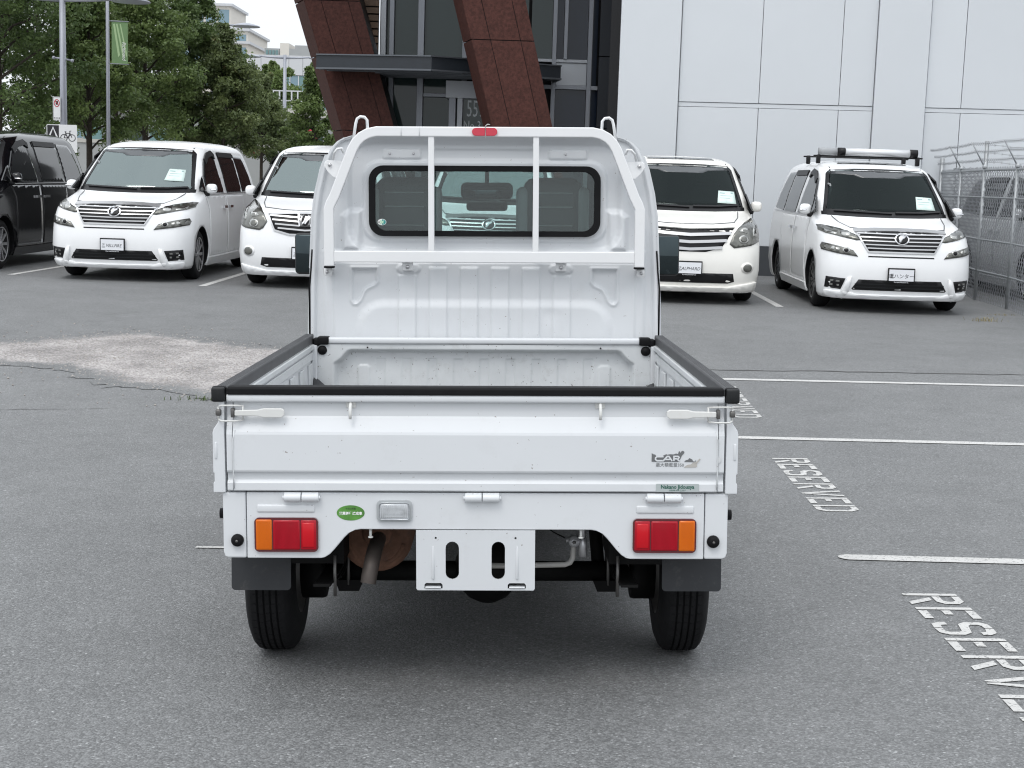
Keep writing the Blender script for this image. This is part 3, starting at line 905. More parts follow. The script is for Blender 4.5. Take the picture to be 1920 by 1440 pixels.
# ------------------------------------------------------------------ minivans
VZ = [.17, .22, .30, .45, .60, .75, .86, .93, .98, 1.01, 1.035, 1.06, 1.085, 1.11, 1.135, 1.16, 1.19, 1.24, 1.32, 1.42, 1.52, 1.62, 1.70, 1.75, 1.79, 1.825, 1.855, 1.88, 1.895, 1.903]
def tab(z, ks):
    return float(np.interp(z, [k[0] for k in ks], [k[1] for k in ks]))
def V_prof(z):
    Yf = tab(z, [(.17, .10), (.22, .055), (.30, .02), (.45, 0), (.60, .005), (.75, .03), (.86, .06), (.93, .095), (.98, .14), (1.01, .20), (1.035, .29), (1.06, .40), (1.085, .52), (1.11, .65), (1.135, .77), (1.16, .86), (1.19, .91), (1.24, .98), (1.75, 1.60), (1.79, 1.70), (1.825, 1.86), (1.855, 2.05), (1.88, 2.35), (1.895, 2.7), (1.903, 3.0)])
    W = tab(z, [(.17, .88), (.22, .91), (.30, .925), (.45, .94), (.75, .94), (.98, .925), (1.16, .902), (1.24, .88), (1.42, .835), (1.62, .772), (1.75, .722), (1.79, .698), (1.825, .66), (1.855, .60), (1.88, .50), (1.895, .38), (1.903, .22)])
    Yr = tab(z, [(.17, 4.82), (.45, 4.885), (.9, 4.87), (1.2, 4.82), (1.6, 4.70), (1.75, 4.62), (1.825, 4.5), (1.88, 4.25), (1.903, 3.8)])
    c = tab(z, [(.17, .13), (.45, .12), (.93, .13), (1.0, .16), (1.1, .22), (1.16, .24), (1.24, .22), (1.75, .20), (1.9, .25)])
    Rx = tab(z, [(.17, .28), (.75, .28), (.98, .34), (1.06, .40), (1.16, .28), (1.3, .17), (1.75, .16), (1.85, .15), (1.903, .08)])
    Ry = tab(z, [(.17, .34), (.75, .42), (.98, .5), (1.06, .5), (1.16, .34), (1.3, .24), (1.75, .24), (1.9, .2)])
    return Yf, W, Yr, c, Rx, Ry
def V_front(x, z):
    Yf, W, Yr, c, Rx, Ry = V_prof(z)
    ax = min(abs(x), W)
    y = Yf + c * (ax / W) ** 2
    k = (ax - (W - Rx)) / Rx
    if k > 0: y += Ry * (1 - math.sqrt(max(0, 1 - k * k)))
    return Vector((max(-W, min(W, x)), y, z))
def V_fn(x, z, off):
    """point off metres outside the front surface"""
    p = V_front(x, z); e = .006
    a = V_front(x + e, z) - V_front(x - e, z); b = V_front(x, z + e) - V_front(x, z - e)
    n = a.cross(b)
    if n.length < 1e-9: return p
    n.normalize()
    if n.y > 0: n = -n
    return p + n * off
def V_sn(sgn):
    def f(y, z, off):
        W = V_prof(z)[1]; e = .01
        dW = (V_prof(z + e)[1] - V_prof(z - e)[1]) / (2 * e)
        n = Vector((1, 0, -dW)).normalized()
        p = Vector((W, y, z)) + n * off
        return Vector((p.x * sgn, p.y, p.z))
    return f
def conform(m, poly, fn, off, depth=.02, maxlen=.09, holes=(), mi=0):
    """polygon in the (u,z) plane wrapped on a surface, with a skirt going inwards"""
    bm = bmesh.new()
    if holes:
        loops = [poly] + list(holes)
        pts = [p for l in loops for p in l]
        vs = [bm.verts.new((p[0], p[1], 0)) for p in pts]
        for t in tessellate_polygon([[Vector((p[0], p[1], 0)) for p in l] for l in loops]):
            try: bm.faces.new([vs[i] for i in t])
            except ValueError: pass
    else:
        bm.faces.new([bm.verts.new((p[0], p[1], 0)) for p in poly])
        bmesh.ops.triangulate(bm, faces=bm.faces[:])
    for _ in range(4):
        es = [e for e in bm.edges if e.calc_length() > maxlen]
        if not es: break
        bmesh.ops.subdivide_edges(bm, edges=es, cuts=1)
        bmesh.ops.triangulate(bm, faces=[f for f in bm.faces if len(f.verts) > 3])
    bm.verts.index_update()
    uv = [(v.co.x, v.co.y) for v in bm.verts]
    fs = [[v.index for v in f.verts] for f in bm.faces]
    be = [[v.index for v in e.verts] for e in bm.edges if len(e.link_faces) == 1]
    bm.free()
    vs = [fn(a, b, off) for a, b in uv] + [fn(a, b, off - depth) for a, b in uv]
    n = len(uv)
    base = len(m.v)
    m.add(vs, fs, True, mi)
    for a, b in be:
        m.f.append([base + a, base + b, base + b + n, base + a + n]); m.sm.append(False); m.mi.append(mi)
    return m
def ribbon(m, pts, wd, fn, off, depth=.012, closed=False, step=.06, mi=0):
    """strip of width wd along a 2D polyline, wrapped on a surface"""
    P = []
    n = len(pts)
    for i in range(n if closed else n - 1):
        a, b = Vector(pts[i]), Vector(pts[(i + 1) % n])
        k = max(1, int((b - a).length / step))
        for j in range(k): P.append(a.lerp(b, j / k))
    if not closed: P.append(Vector(pts[-1]))
    N_ = len(P); rings = []
    for i in range(N_):
        if closed: t = P[(i + 1) % N_] - P[i - 1]
        else: t = P[min(i + 1, N_ - 1)] - P[max(0, i - 1)]
        t.normalize(); q = Vector((-t.y, t.x)) * wd / 2
        A, B = P[i] + q, P[i] - q
        rings += [fn(A.x, A.y, off - depth), fn(A.x, A.y, off), fn(B.x, B.y, off), fn(B.x, B.y, off - depth)]
    fs = []
    for i in range(N_ if closed else N_ - 1):
        a, b = i * 4, ((i + 1) % N_) * 4
        for j in range(3): fs.append((a + j, a + j + 1, b + j + 1, b + j))
    if not closed: fs += [(0, 1, 2, 3), (4 * N_ - 1, 4 * N_ - 2, 4 * N_ - 3, 4 * N_ - 4)]
    return m.add(rings, fs, False, mi)
def mir(poly): return [(-x, z) for x, z in reversed(poly)]
def ellipse(cx, cz, a, b, n=22): return [(cx + a * math.cos(2 * PI * i / n), cz + b * math.sin(2 * PI * i / n)) for i in range(n)]

WSH = [(-.775, 1.225), (-.40, 1.205), (0, 1.20), (.40, 1.205), (.775, 1.225), (.755, 1.30), (.66, 1.70), (.62, 1.742), (.3, 1.757), (0, 1.76), (-.3, 1.757), (-.62, 1.742), (-.66, 1.70), (-.755, 1.30)]
AX_F, AX_R = .95, 3.92
def van_body_mesh(paint):
    rings = []
    for z in VZ:
        Yf, W, Yr, c, Rx, Ry = V_prof(z)
        pts = []
        xr = W - Rx
        fr = [xr * math.sin(PI / 2 * (i / 7)) ** 1 for i in range(0, 8)]
        half = [V_front(xr * i / 7, z) for i in range(8)]
        for i in range(1, 8):
            a = PI / 2 * i / 7
            x = xr + Rx * math.sin(a)
            half.append(Vector((x, Yf + c * (x / W) ** 2 + Ry * (1 - math.cos(a)), z)))
        ys_ = half[-1].y
        rr = min(.22, W * .5)
        for i in range(1, 17): half.append(Vector((W, ys_ + (Yr - rr - ys_) * i / 16, z)))
        for i in range(1, 6):
            a = PI / 2 * i / 5
            half.append(Vector((W - rr + rr * math.cos(a), Yr - rr + rr * math.sin(a) - .0, z)))
        for i in range(1, 4): half.append(Vector(((W - rr) * (1 - i / 4), Yr, z)))
        half.append(Vector((0, Yr, z)))
        left = [Vector((-p.x, p.y, p.z)) for p in reversed(half[1:-1])]
        rings.append(half + left)
    n = len(rings[0])
    vs = [p for r in rings for p in r]
    fs = []
    for i in range(len(rings) - 1):
        for j in range(n):
            fs.append((i * n + j, i * n + (j + 1) % n, (i + 1) * n + (j + 1) % n, (i + 1) * n + j))
    m = MB(); m.add(vs, fs, True)
    k = len(vs)
    cb = Vector((0, 2.4, VZ[0])); ct = Vector((0, 3.4, VZ[-1] + .003))
    base = len(m.v); m.v += [tuple(cb), tuple(ct)]
    t = (len(rings) - 1) * n
    for j in range(n):
        m.f.append([(j + 1) % n, j, base]); m.sm.append(False); m.mi.append(0)
        m.f.append([t + j, t + (j + 1) % n, base + 1]); m.sm.append(True); m.mi.append(0)
    body = m.build('tmp_body', [paint, VBLK, VINT])
    cut = MB()
    for y in (AX_F, AX_R):
        for s in (-1, 1):
            ring = []
            N_ = 28
            for x in (.60, 1.2):
                ring.append([(s * x, y + .385 * math.cos(2 * PI * i / N_), .34 + .385 * math.sin(2 * PI * i / N_)) for i in range(N_)])
            vs = ring[0] + ring[1]
            fs = [(i, (i + 1) % N_, N_ + (i + 1) % N_, N_ + i) for i in range(N_)] + [tuple(range(N_))[::-1], tuple(range(N_, 2 * N_))]
            cut.add(vs, fs, False)
    c1 = cut.build('tmp_cut', [VBLK])
    cab = MB()
    cp = [(x * .965, 1.225 + (z - 1.2) * .94) for x, z in WSH]
    cab.prism(cp, [], lambda u, v, w_: (u, w_, v), .70, 3.3)
    c2 = cab.build('tmp_cab', [VINT])
    for c_, s in ((c1, 'a'), (c2, 'b')):
        md = body.modifiers.new('cut' + s, 'BOOLEAN'); md.operation = 'DIFFERENCE'; md.object = c_; md.solver = 'EXACT'
        try: md.material_mode = 'TRANSFER'
        except Exception: pass
    bpy.context.view_layer.update()
    me = bpy.data.meshes.new_from_object(body.evaluated_get(bpy.context.evaluated_depsgraph_get()))
    for o in (body, c1, c2): bpy.data.objects.remove(o)
    me.name = 'van_body'
    return me

VC = {}
def vp(root, name, key, mats, fn, bevel=None, label=None):
    """a part of a van; alike parts of all vans share one mesh"""
    key = (name, key)
    if key not in VC:
        m = MB(); r = fn(m)
        VC[key] = r if isinstance(r, bpy.types.Mesh) else m.mesh(name, mats)
    o = link(name, VC[key], root, bevel)
    if label: o['label'] = label
    return o

def wheel(root, s, y, key, spokes, rim_mat):
    xo = s * .905
    def ty(m):
        m.lathe([(.225, -s * .20), (.30, -s * .205), (.322, -s * .19), (.336, -s * .165), (.338, -s * .105), (.336, -s * .045), (.322, -s * .02), (.30, -s * .004), (.235, 0), (.222, -s * .02)], (xo, y, .338), 'x', 36)
    t = vp(root, 'wheel', ('t', s, y), TYRE, ty)
    def rm(m):
        m.lathe([(.232, -s * .006), (.226, -s * .004), (.215, -s * .012), (.205, -s * .03), (.195, -s * .12), (.0, -s * .125)], (xo, y, .338), 'x', 36, mi=1)
        m.lathe([(.0, -s * .016), (.045, -s * .018), (.06, -s * .035), (.06, -s * .07)], (xo, y, .338), 'x', 16)
        m.lathe([(.236, -s * .004), (.231, s * .001), (.222, -s * .006), (.212, -s * .025)], (xo, y, .338), 'x', 36)
        for k in range(spokes):
            a = 2 * PI * k / spokes
            c, d = math.cos(a), math.sin(a)
            def P(r, t_, x): return (xo - s * x, y + r * c - t_ * d, .338 + r * d + t_ * c)
            wd = .021 if spokes > 8 else .03
            m.add([P(.04, -wd * .8, .02), P(.04, wd * .8, .02), P(.216, wd, .012), P(.216, -wd, .012), P(.04, -wd * .8, .06), P(.04, wd * .8, .06), P(.216, wd, .05), P(.216, -wd, .05)],
                  [(0, 1, 2, 3), (0, 4, 5, 1), (1, 5, 6, 2), (3, 2, 6, 7), (0, 3, 7, 4)])
    vp(t, 'rim', ('r', s, y, key), [rim_mat, VBLK], rm)

# ---- outlines shared by both body styles
FDOOR = [(1.42, .30), (1.42, .95), (1.30, 1.13), (2.50, 1.13), (2.50, .30)]
SDOOR = [(2.525, .30), (2.525, 1.13), (3.66, 1.13), (3.66, .90), (3.52, .78), (3.44, .42), (3.40, .30)]
W_QUART = [(1.02, 1.195), (1.38, 1.175), (1.38, 1.40), (1.33, 1.38)]
W_FRONT = [(1.42, 1.175), (2.44, 1.165), (2.36, 1.68), (2.25, 1.725), (1.95, 1.70), (1.70, 1.60), (1.42, 1.37)]
W_SLIDE = [(2.60, 1.165), (3.62, 1.165), (3.60, 1.70), (3.50, 1.735), (2.60, 1.735)]
W_REAR = [(3.66, 1.17), (4.50, 1.20), (4.44, 1.40), (4.28, 1.66), (4.20, 1.72), (3.64, 1.73)]

def make_van(name, label, x, y, ang, style='v', paint=P_WHITE, group='vans parked in the row behind the truck', plate=('VELLFIRE', 'en'), wind=GL_VAN, seatcol=None, wheelstyle=('a', 10, ALLOY), sunroof=False, sheet=None, roofbars=False):
    root = thing(name, label, 'van', (x, y, gz(x, y + 1)), ang, group)
    pk = paint.name
    if ('body_', pk) not in VC:
        if 'bodybase' in VC:
            me = VC['bodybase'].copy(); me.materials[0] = paint
        else:
            me = van_body_mesh(paint); VC['bodybase'] = me
        VC[('body_', pk)] = me
    link('body', VC[('body_', pk)], root)
    # glass
    vp(root, 'windscreen', wind.name, wind, lambda m: conform(m, WSH, V_fn, .002, .004))
    vp(root, 'sun_shade_band', 0, mat('grey_shade_band', (.05, .055, .06), .3, coat=.5), lambda m: conform(m, [(-.60, 1.738), (.60, 1.738), (.615, 1.70), (.34, 1.688), (.26, 1.655), (-.26, 1.655), (-.34, 1.688), (-.615, 1.70)], V_fn, .0035, .003))
    vp(root, 'windscreen_border', 0, VBLK, lambda m: (ribbon(m, [(px * .985, 1.48 + (pz - 1.48) * .985) for px, pz in WSH], .04, V_fn, .004, .008, True)))
    for s in (-1, 1):
        fn = V_sn(s)
        vp(root, 'side_window', ('q', s), PRIV, lambda m: conform(m, W_QUART, fn, .003))
        vp(root, 'side_window', ('f', s), PRIV, lambda m: conform(m, W_FRONT, fn, .003))
        vp(root, 'side_window', ('s', s), PRIV, lambda m: conform(m, W_SLIDE, fn, .003))
        vp(root, 'side_window', ('r', s), PRIV, lambda m: conform(m, W_REAR, fn, .003))
        vp(root, 'window_visor', s, VBLK, lambda m: (ribbon(m, [(1.72, 1.60), (1.98, 1.695), (2.26, 1.725), (2.38, 1.68)], .075, fn, .02, .02), ribbon(m, [(2.62, 1.71), (3.56, 1.71)], .07, fn, .02, .02)))
        vp(root, 'door_seam', (s, pk == 'van_black_paint'), VBLK if pk == 'van_black_paint' else LINEG, lambda m: [ribbon(m, q, .008, fn, .0010, .006, True) for q in (FDOOR, SDOOR)])
        dr = vp(root, 'front_door', (s, pk), paint, lambda m: conform(m, FDOOR, fn, .0022, .012))
        vp(dr, 'door_handle', s, CHROME, lambda m: ribbon(m, [(2.24, .965), (2.42, .965)], .035, fn, .035, .03))
        dr = vp(root, 'sliding_door', (s, pk), paint, lambda m: conform(m, SDOOR, fn, .0022, .012))
        vp(dr, 'door_handle', s + 5, CHROME, lambda m: ribbon(m, [(2.60, .965), (2.78, .965)], .035, fn, .035, .03))
        vp(root, 'belt_trim', s, SATIN, lambda m: ribbon(m, [(1.42, 1.150), (4.45, 1.165)], .011, fn, .006, .01))
        vp(root, 'side_skirt', (s, pk), paint, lambda m: ribbon(m, [(1.36, .225), (3.50, .225)], .11, fn, .022, .03))
        # door mirror
        mrr = vp(root, 'door_mirror', (s, pk), [paint, VBLK], lambda m: (m.rbox(s * .905 if s > 0 else -1.055, 1.055 if s > 0 else -.905, 1.28, 1.40, 1.165, 1.30, .05, seg=3), m.rbox(min(s * .80, s * .95), max(s * .80, s * .95), 1.31, 1.39, 1.13, 1.20, .02, mi=1)))
        vp(mrr, 'mirror_face', s, MIRR, lambda m: m.rbox(min(s * .925, s * 1.04), max(s * .925, s * 1.04), 1.396, 1.403, 1.18, 1.285, .003))
        if style == 'v':
            vp(mrr, 'mirror_indicator', s, CHROME, lambda m: m.rbox(min(s * .97, s * 1.06), max(s * .97, s * 1.06), 1.274, 1.32, 1.212, 1.232, .008))
        for yy in (AX_F, AX_R):
            wheel(root, s, yy, wheelstyle[0], wheelstyle[1], wheelstyle[2])
    # hood gap and creases
    vp(root, 'hood_seam', style, LINEG, lambda m: ribbon(m, [(-.70, 1.165), (-.66, 1.09), (-.58, 1.035), (-.3, 1.012), (0, 1.008), (.3, 1.012), (.58, 1.035), (.66, 1.09), (.70, 1.165)], .010, V_fn, .0012, .006))
    vp(root, 'wiper', 0, VBLK, lambda m: (ribbon(m, [(-.66, 1.222), (-.1, 1.205), (.05, 1.2)], .018, V_fn, .02, .018), ribbon(m, [(.1, 1.21), (.45, 1.215), (.70, 1.235)], .018, V_fn, .022, .018)))
    vp(root, 'cowl', 0, VBLK, lambda m: ribbon(m, [(-.80, 1.195), (-.40, 1.18), (0, 1.176), (.40, 1.18), (.80, 1.195)], .045, V_fn, .003, .01))
    vp(root, 'roof_trim', 0, VBLK, lambda m: [ribbon(m, [(s * .735, 1.30), (s * .655, 1.70), (s * .60, 1.79)] , .016, V_fn, .004, .008) for s in (-1, 1)])
    # interior seen through the windscreen
    vp(root, 'dashboard', 0, VBLK, lambda m: m.rbox(-.68, .68, 1.12, 1.62, 1.16, 1.262, .03))
    sm_ = seatcol or SEATG
    for sx in (-.37, .37):
        vp(root, 'seat', (sx, sm_.name), sm_, lambda m: (m.rbox(sx - .23, sx + .23, 2.15, 2.30, 1.23, 1.52, .07, seg=3), m.rbox(sx - .13, sx + .13, 2.2, 2.29, 1.54, 1.70, .05, seg=3)))
    vp(root, 'steering_wheel', 0, VBLK, lambda m: m.tube([(-.37 + .17 * math.cos(a), 1.66 - .05 * math.sin(a), 1.30 + .15 * math.sin(a)) for a in [2 * PI * i / 20 for i in range(20)]], .016, 6, closed=True))
    vp(root, 'rear_view_mirror', 0, VBLK, lambda m: m.rbox(-.12, .12, 1.66, 1.70, 1.63, 1.69, .02))
    vp(root, 'grab_handle', 0, SEATG, lambda m: m.tube([(-.70, 1.45, 1.42), (-.655, 1.45, 1.43), (-.635, 1.47, 1.50), (-.65, 1.5, 1.56), (-.68, 1.5, 1.57)], .014, 6))
    # front
    PL = .48
    if style == 'v':
        up = [(.47, .895), (.55, .955), (.70, 1.015), (.86, 1.05), (.905, 1.045), (.915, .985), (.86, .955), (.70, .92), (.54, .885)]
        lo = [(.52, .69), (.58, .765), (.74, .81), (.90, .845), (.918, .80), (.91, .755), (.76, .722)]
        for s in (-1, 1):
            q = (lambda l: l) if s > 0 else mir
            h = vp(root, 'headlight', ('u', s), HL, lambda m: conform(m, q(up), V_fn, .008, .03, .05))
            vp(h, 'reflector', ('u', s), HLB, lambda m: (conform(m, q([(x_, z_) for x_, z_ in ellipse(.66, .962, .055, .036)]), V_fn, .011, .006, .04), conform(m, q([(.75, .965), (.86, 1.0), (.865, .965), (.76, .94)]), V_fn, .011, .006)))
            h = vp(root, 'headlight', ('l', s), HL, lambda m: conform(m, q(lo), V_fn, .008, .03, .05))
            vp(h, 'projector_lens', ('l', s), [HLB, VBLK], lambda m: (conform(m, q(ellipse(.66, .762, .042, .036)), V_fn, .012, .006, .03), conform(m, q(ellipse(.66, .762, .027, .023)), V_fn, .014, .006, .03, mi=1), conform(m, q([(.73, .785), (.88, .825), (.885, .775), (.74, .745)]), V_fn, .011, .006)))
            fg = [(.655, .42), (.865, .435), (.87, .30), (.70, .285)]
            fo = vp(root, 'fog_recess', s, VBLK, lambda m: conform(m, q(fg), V_fn, .004, .02))
            vp(fo, 'fog_light', s, HLB, lambda m: [ribbon(m, q([(.72, z_), (.82, z_ + .006)]), .022, V_fn, .008, .006) for z_ in (.335, .385)])
            vp(root, 'bumper_fin', (s, pk), paint, lambda m: conform(m, q([(.585, .445), (.635, .43), (.685, .285), (.74, .21), (.66, .175), (.60, .275)]), V_fn, .022, .04))
        # grille
        G = [(-.545, 1.0), (.545, 1.0), (.475, .86), (.40, .755), (-.40, .755), (-.475, .86)]
        g = vp(root, 'grille', 'v', VBLK, lambda m: conform(m, G, V_fn, .004, .02))
        vp(g, 'grille_frame', 'v', SATIN, lambda m: (ribbon(m, [(-.56, .997), (-.3, 1.012), (0, 1.016), (.3, 1.012), (.56, .997)], .034, V_fn, .016, .02), ribbon(m, [(-.55, .995), (-.40, .752), (.40, .752), (.55, .995)], .018, V_fn, .013, .02)))
        for k in range(5):
            z_ = .965 - k * .043; hw = .52 - k * .027
            vp(g, 'grille_bar', ('v', k), SATIN, lambda m: ribbon(m, [(-hw, z_ + .004), (0, z_), (hw, z_ + .004)], .0135, V_fn, .014, .016))
        em = vp(root, 'emblem', 'v', [CHROME, VBLK], lambda m: (conform(m, ellipse(0, .905, .088, .068), V_fn, .026, .03, .03), conform(m, ellipse(0, .905, .072, .053), V_fn, .028, .01, .03, mi=1)))
        vp(em, 'emblem_bird', 'v', CHROME, lambda m: (conform(m, [(-.035, .862), (-.012, .866), (.006, .905), (.028, .912), (.05, .935), (.02, .945), (-.02, .942), (-.045, .918), (-.018, .912)], V_fn, .033, .008, .05)))
        vp(root, 'bumper_slot', 'v', VBLK, lambda m: ribbon(m, [(-.40, .697), (.40, .697)], .016, V_fn, .002, .01))
        vp(root, 'lower_intake', 'v', VBLK, lambda m: conform(m, [(-.50, .415), (.50, .415), (.575, .30), (.56, .285), (-.56, .285), (-.575, .30)], V_fn, .003, .02))
        vp(root, 'intake_slat', 'v', PLBLK, lambda m: [ribbon(m, [(-.54, z_), (.54, z_)], .012, V_fn, .008, .01) for z_ in (.32, .36)])
        vp(root, 'bumper_lip', ('v', pk), paint, lambda m: conform(m, [(-.86, .27), (-.60, .265), (-.52, .235), (.52, .235), (.60, .265), (.86, .27), (.86, .185), (-.86, .185)], V_fn, .022, .05))
    else:
        hd = [(.50, .86), (.555, .955), (.62, 1.02), (.72, 1.075), (.86, 1.12), (.90, 1.11), (.918, .90), (.90, .80), (.80, .765), (.60, .745), (.55, .77)] if style == 'a' else [(.50, .77), (.555, .90), (.62, .975), (.72, 1.035), (.86, 1.085), (.90, 1.08), (.918, .90), (.90, .80), (.78, .755), (.56, .72)]
        for s in (-1, 1):
            q = (lambda l: l) if s > 0 else mir
            h = vp(root, 'headlight', (style, s), HL, lambda m: conform(m, q(hd), V_fn, .008, .03, .05))
            vp(h, 'projector_lens', s, [HLB, HL], lambda m: (conform(m, q(ellipse(.68, .80 if style == 'c' else .83, .062, .055)), V_fn, .012, .006, .03), conform(m, q(ellipse(.68, .80 if style == 'c' else .83, .042, .037)), V_fn, .015, .006, .03, mi=1)))
            vp(h, 'reflector', s, HLB, lambda m: (conform(m, q([(.62, .93), (.74, 1.02), (.80, 1.0), (.72, .90)]), V_fn, .011, .006), conform(m, q([(.80, .86), (.88, .86), (.89, 1.04), (.82, 1.03)]), V_fn, .011, .006)))
            fo = vp(root, 'fog_recess', (style, s), paint, lambda m: conform(m, q(ellipse(.74, .475, .085, .07)), V_fn, .003, .02))
            vp(fo, 'fog_light', ('round', s), HL, lambda m: conform(m, q(ellipse(.74, .475, .055, .05)), V_fn, .014, .012, .03))
        if style == 'a':
            G = [(-.50, .955), (0, .975), (.50, .955), (.40, .75), (.20, .70), (-.20, .70), (-.40, .75)]
            g = vp(root, 'grille', 'a', VBLK, lambda m: conform(m, G, V_fn, .004, .02))
            vp(g, 'grille_frame', 'a', SATIN, lambda m: ribbon(m, G, .022, V_fn, .013, .02, True))
            for k in range(4):
                z_ = .925 - k * .052; hw = .475 - k * .04
                vp(g, 'grille_bar', ('a', k), SATIN, lambda m: ribbon(m, [(-hw, z_ + .01), (0, z_ - .012), (hw, z_ + .01)], .019, V_fn, .014, .016))
            em = vp(root, 'emblem', 'a', [CHROMED, VBLK], lambda m: (conform(m, [(-.10, .955), (.10, .955), (.075, .80), (-.075, .80)], V_fn, .024, .03, .05), conform(m, ellipse(0, .88, .05, .066), V_fn, .026, .01, .03, mi=1)))
            vp(em, 'emblem_mark', 'a', CHROME, lambda m: ([ribbon(m, [(-.035 + d_, .84), (.0 + d_, .885), (.005 + d_, .925)], .018, V_fn, .031, .008) for d_ in (0, .03)], ribbon(m, [(-.098, .955), (-.072, .805)], .014, V_fn, .03, .01), ribbon(m, [(.098, .955), (.072, .805)], .014, V_fn, .03, .01)))
        else:
            G = [(-.56, .965), (0, .985), (.56, .965), (.40, .72), (.2, .665), (-.2, .665), (-.40, .72)]
            g = vp(root, 'grille', 'c', VBLK, lambda m: conform(m, G, V_fn, .004, .02))
            for k in range(4):
                z_ = .975 - k * .088; hw = .57 - k * .055
                vp(g, 'grille_bar', ('c', k), P_PEARL if k == 0 else SATIN, lambda m: ribbon(m, [(-hw, z_ + .012), (-hw * .5, z_ - .004), (0, z_ - .016), (hw * .5, z_ - .004), (hw, z_ + .012)], .036, V_fn, .02, .02))
        vp(root, 'lower_intake', 'a', VBLK, lambda m: conform(m, [(-.56, .40), (.56, .40), (.58, .30), (.50, .275), (-.50, .275), (-.58, .30)], V_fn, .003, .02))
        vp(root, 'bumper_lip', (style, pk), paint, lambda m: conform(m, [(-.86, .30), (-.62, .26), (-.5, .235), (.5, .235), (.62, .26), (.86, .30), (.86, .165), (-.86, .165)], V_fn, .03 if style == 'c' else .02, .06))
        if style == 'c':
            vp(root, 'chrome_lip', 'c', CHROME, lambda m: ribbon(m, [(-.80, .172), (-.3, .166), (.3, .166), (.80, .172)], .016, V_fn, .034, .02))
    # number plate
    pz = PL if style == 'v' else .46
    p0 = V_front(0, pz)
    fr = vp(root, 'number_plate', style, VBLK, lambda m: m.rbox(-.165, .165, p0.y - .035, p0.y - .012, pz - .095, pz + .09, .008))
    vp(fr, 'plate_face', style, PLATE_W, lambda m: m.box(-.15, .15, p0.y - .038, p0.y - .034, pz - .066, pz + .072))
    if plate:
        mp = lambda u, v, w_: (u, p0.y - .0395, pz + v)
        if plate[1] == 'en':
            text_obj('plate_print', plate[0], .058, lambda u, v, w_: mp(u + .022, v - .008, 0), PLATE_K, fr, sx=.92, shear=.2)
        else:
            text_obj('plate_print', plate[0], .062, lambda u, v, w_: mp(u, v - .012, 0), PLATE_K, fr)
        vp(fr, 'plate_logo', (style, plate[1]), PLATE_K, lambda m: [m.sweep([(a, p0.y - .0395, pz + b), (c_, p0.y - .0395, pz + d)], [(-.0012, -.001), (.0012, -.001), (.0012, .001), (-.0012, .001)]) for a, b, c_, d in ((-.135, -.02, -.09, -.02), (-.13, .015, -.10, .022), (-.125, -.012, -.105, .012), (-.13, .0, -.095, .0), (-.135, -.03, -.095, -.034))])
        text_obj('frame_print', 'KurumaHunter.ca', .024, lambda u, v, w_: (u, p0.y - .0365, pz - .081 + v), PLATE_W, fr)
    vp(root, 'rear_window', 0, PRIV, lambda m: m.add([(-.66, 4.83, 1.2), (.66, 4.83, 1.2), (.58, 4.70, 1.68), (-.58, 4.70, 1.68)], [(0, 1, 2, 3)]))
    if sunroof:
        vp(root, 'sunroof', 0, PRIV, lambda m: conform(m, [(-.46, 1.838), (.46, 1.838), (.46, 1.869), (-.46, 1.869)], V_fn, .004, .01))
    if roofbars:
        for yy in (2.35, 3.15):
            b = vp(root, 'roof_bar', yy, VBLK, lambda m: m.rbox(-.74, .74, yy - .025, yy + .025, 1.935, 1.957, .008))
            for s in (-1, 1):
                vp(b, 'bar_foot', (yy, s), VBLK, lambda m: (m.rbox(min(s * .645, s * .70), max(s * .645, s * .70), yy - .04, yy + .04, 1.84, 1.962, .015)))
    if sheet:
        o = thing('price_sheet', sheet[0], 'paper sheet', root.location, ang, 'price sheets on the windscreens')
        sx_, sz_ = sheet[1]
        pp = [(sx_ - .13, sz_ - .075), (sx_ + .125, sz_ - .085), (sx_ + .11, sz_ + .075), (sx_ - .105, sz_ + .085)]
        vp(o, 'paper', (sx_, sz_), PAPER, lambda m: conform(m, pp, V_fn, .008, .001, .1))
        vp(o, 'printed_lines', (sx_, sz_), INKG, lambda m: (ribbon(m, [(sx_ - .09, sz_ + .055), (sx_ - .02, sz_ + .052)], .012, V_fn, .0095, .0005), ribbon(m, [(sx_ - .085, sz_ + .02), (sx_ + .07, sz_ + .016)], .006, V_fn, .0095, .0005), ribbon(m, [(sx_ + .06, sz_ + .055), (sx_ + .09, sz_ + .054)], .018, V_fn, .0095, .0005), ribbon(m, [(sx_ - .09, sz_ - .01), (sx_ + .05, sz_ - .014)], .005, V_fn, .0095, .0005)))
    return root

VY = -rad(1.6)
make_van('minivan', 'black minivan cut off by the left edge of the photo', -8.24, 19.6, VY, 'v', P_BLACK, plate=None, seatcol=SEATG).scale = (1, 1, 1.05)
make_van('minivan', 'white minivan with bar grille parked beside the black minivan', -5.28, 18.9, VY, 'v', P_WHITE, seatcol=SEATG, sheet=('pale sheet on the windscreen of the white van beside the black minivan', (.50, 1.40)))
make_van('minivan', 'white minivan with shield emblem half hidden by the left edge of the truck cab', -2.72, 18.55, VY, 'a', P_WHITE, plate=('ALPHARD', 'en'), seatcol=SEATG)
make_van('minivan', 'white minivan seen only through the rear window of the truck cab', -.36, 18.25, VY, 'v', P_WHITE, seatcol=SEATM)
make_van('minivan', 'cream white minivan with four curved grille bars right of the truck cab', 2.18, 18.15, VY, 'c', P_PEARL, plate=('ALPHARD', 'en'), wind=GL_VAN_D, seatcol=SEATM, sunroof=True, sheet=('pale sheet on the windscreen of the cream white van', (.56, 1.34)))
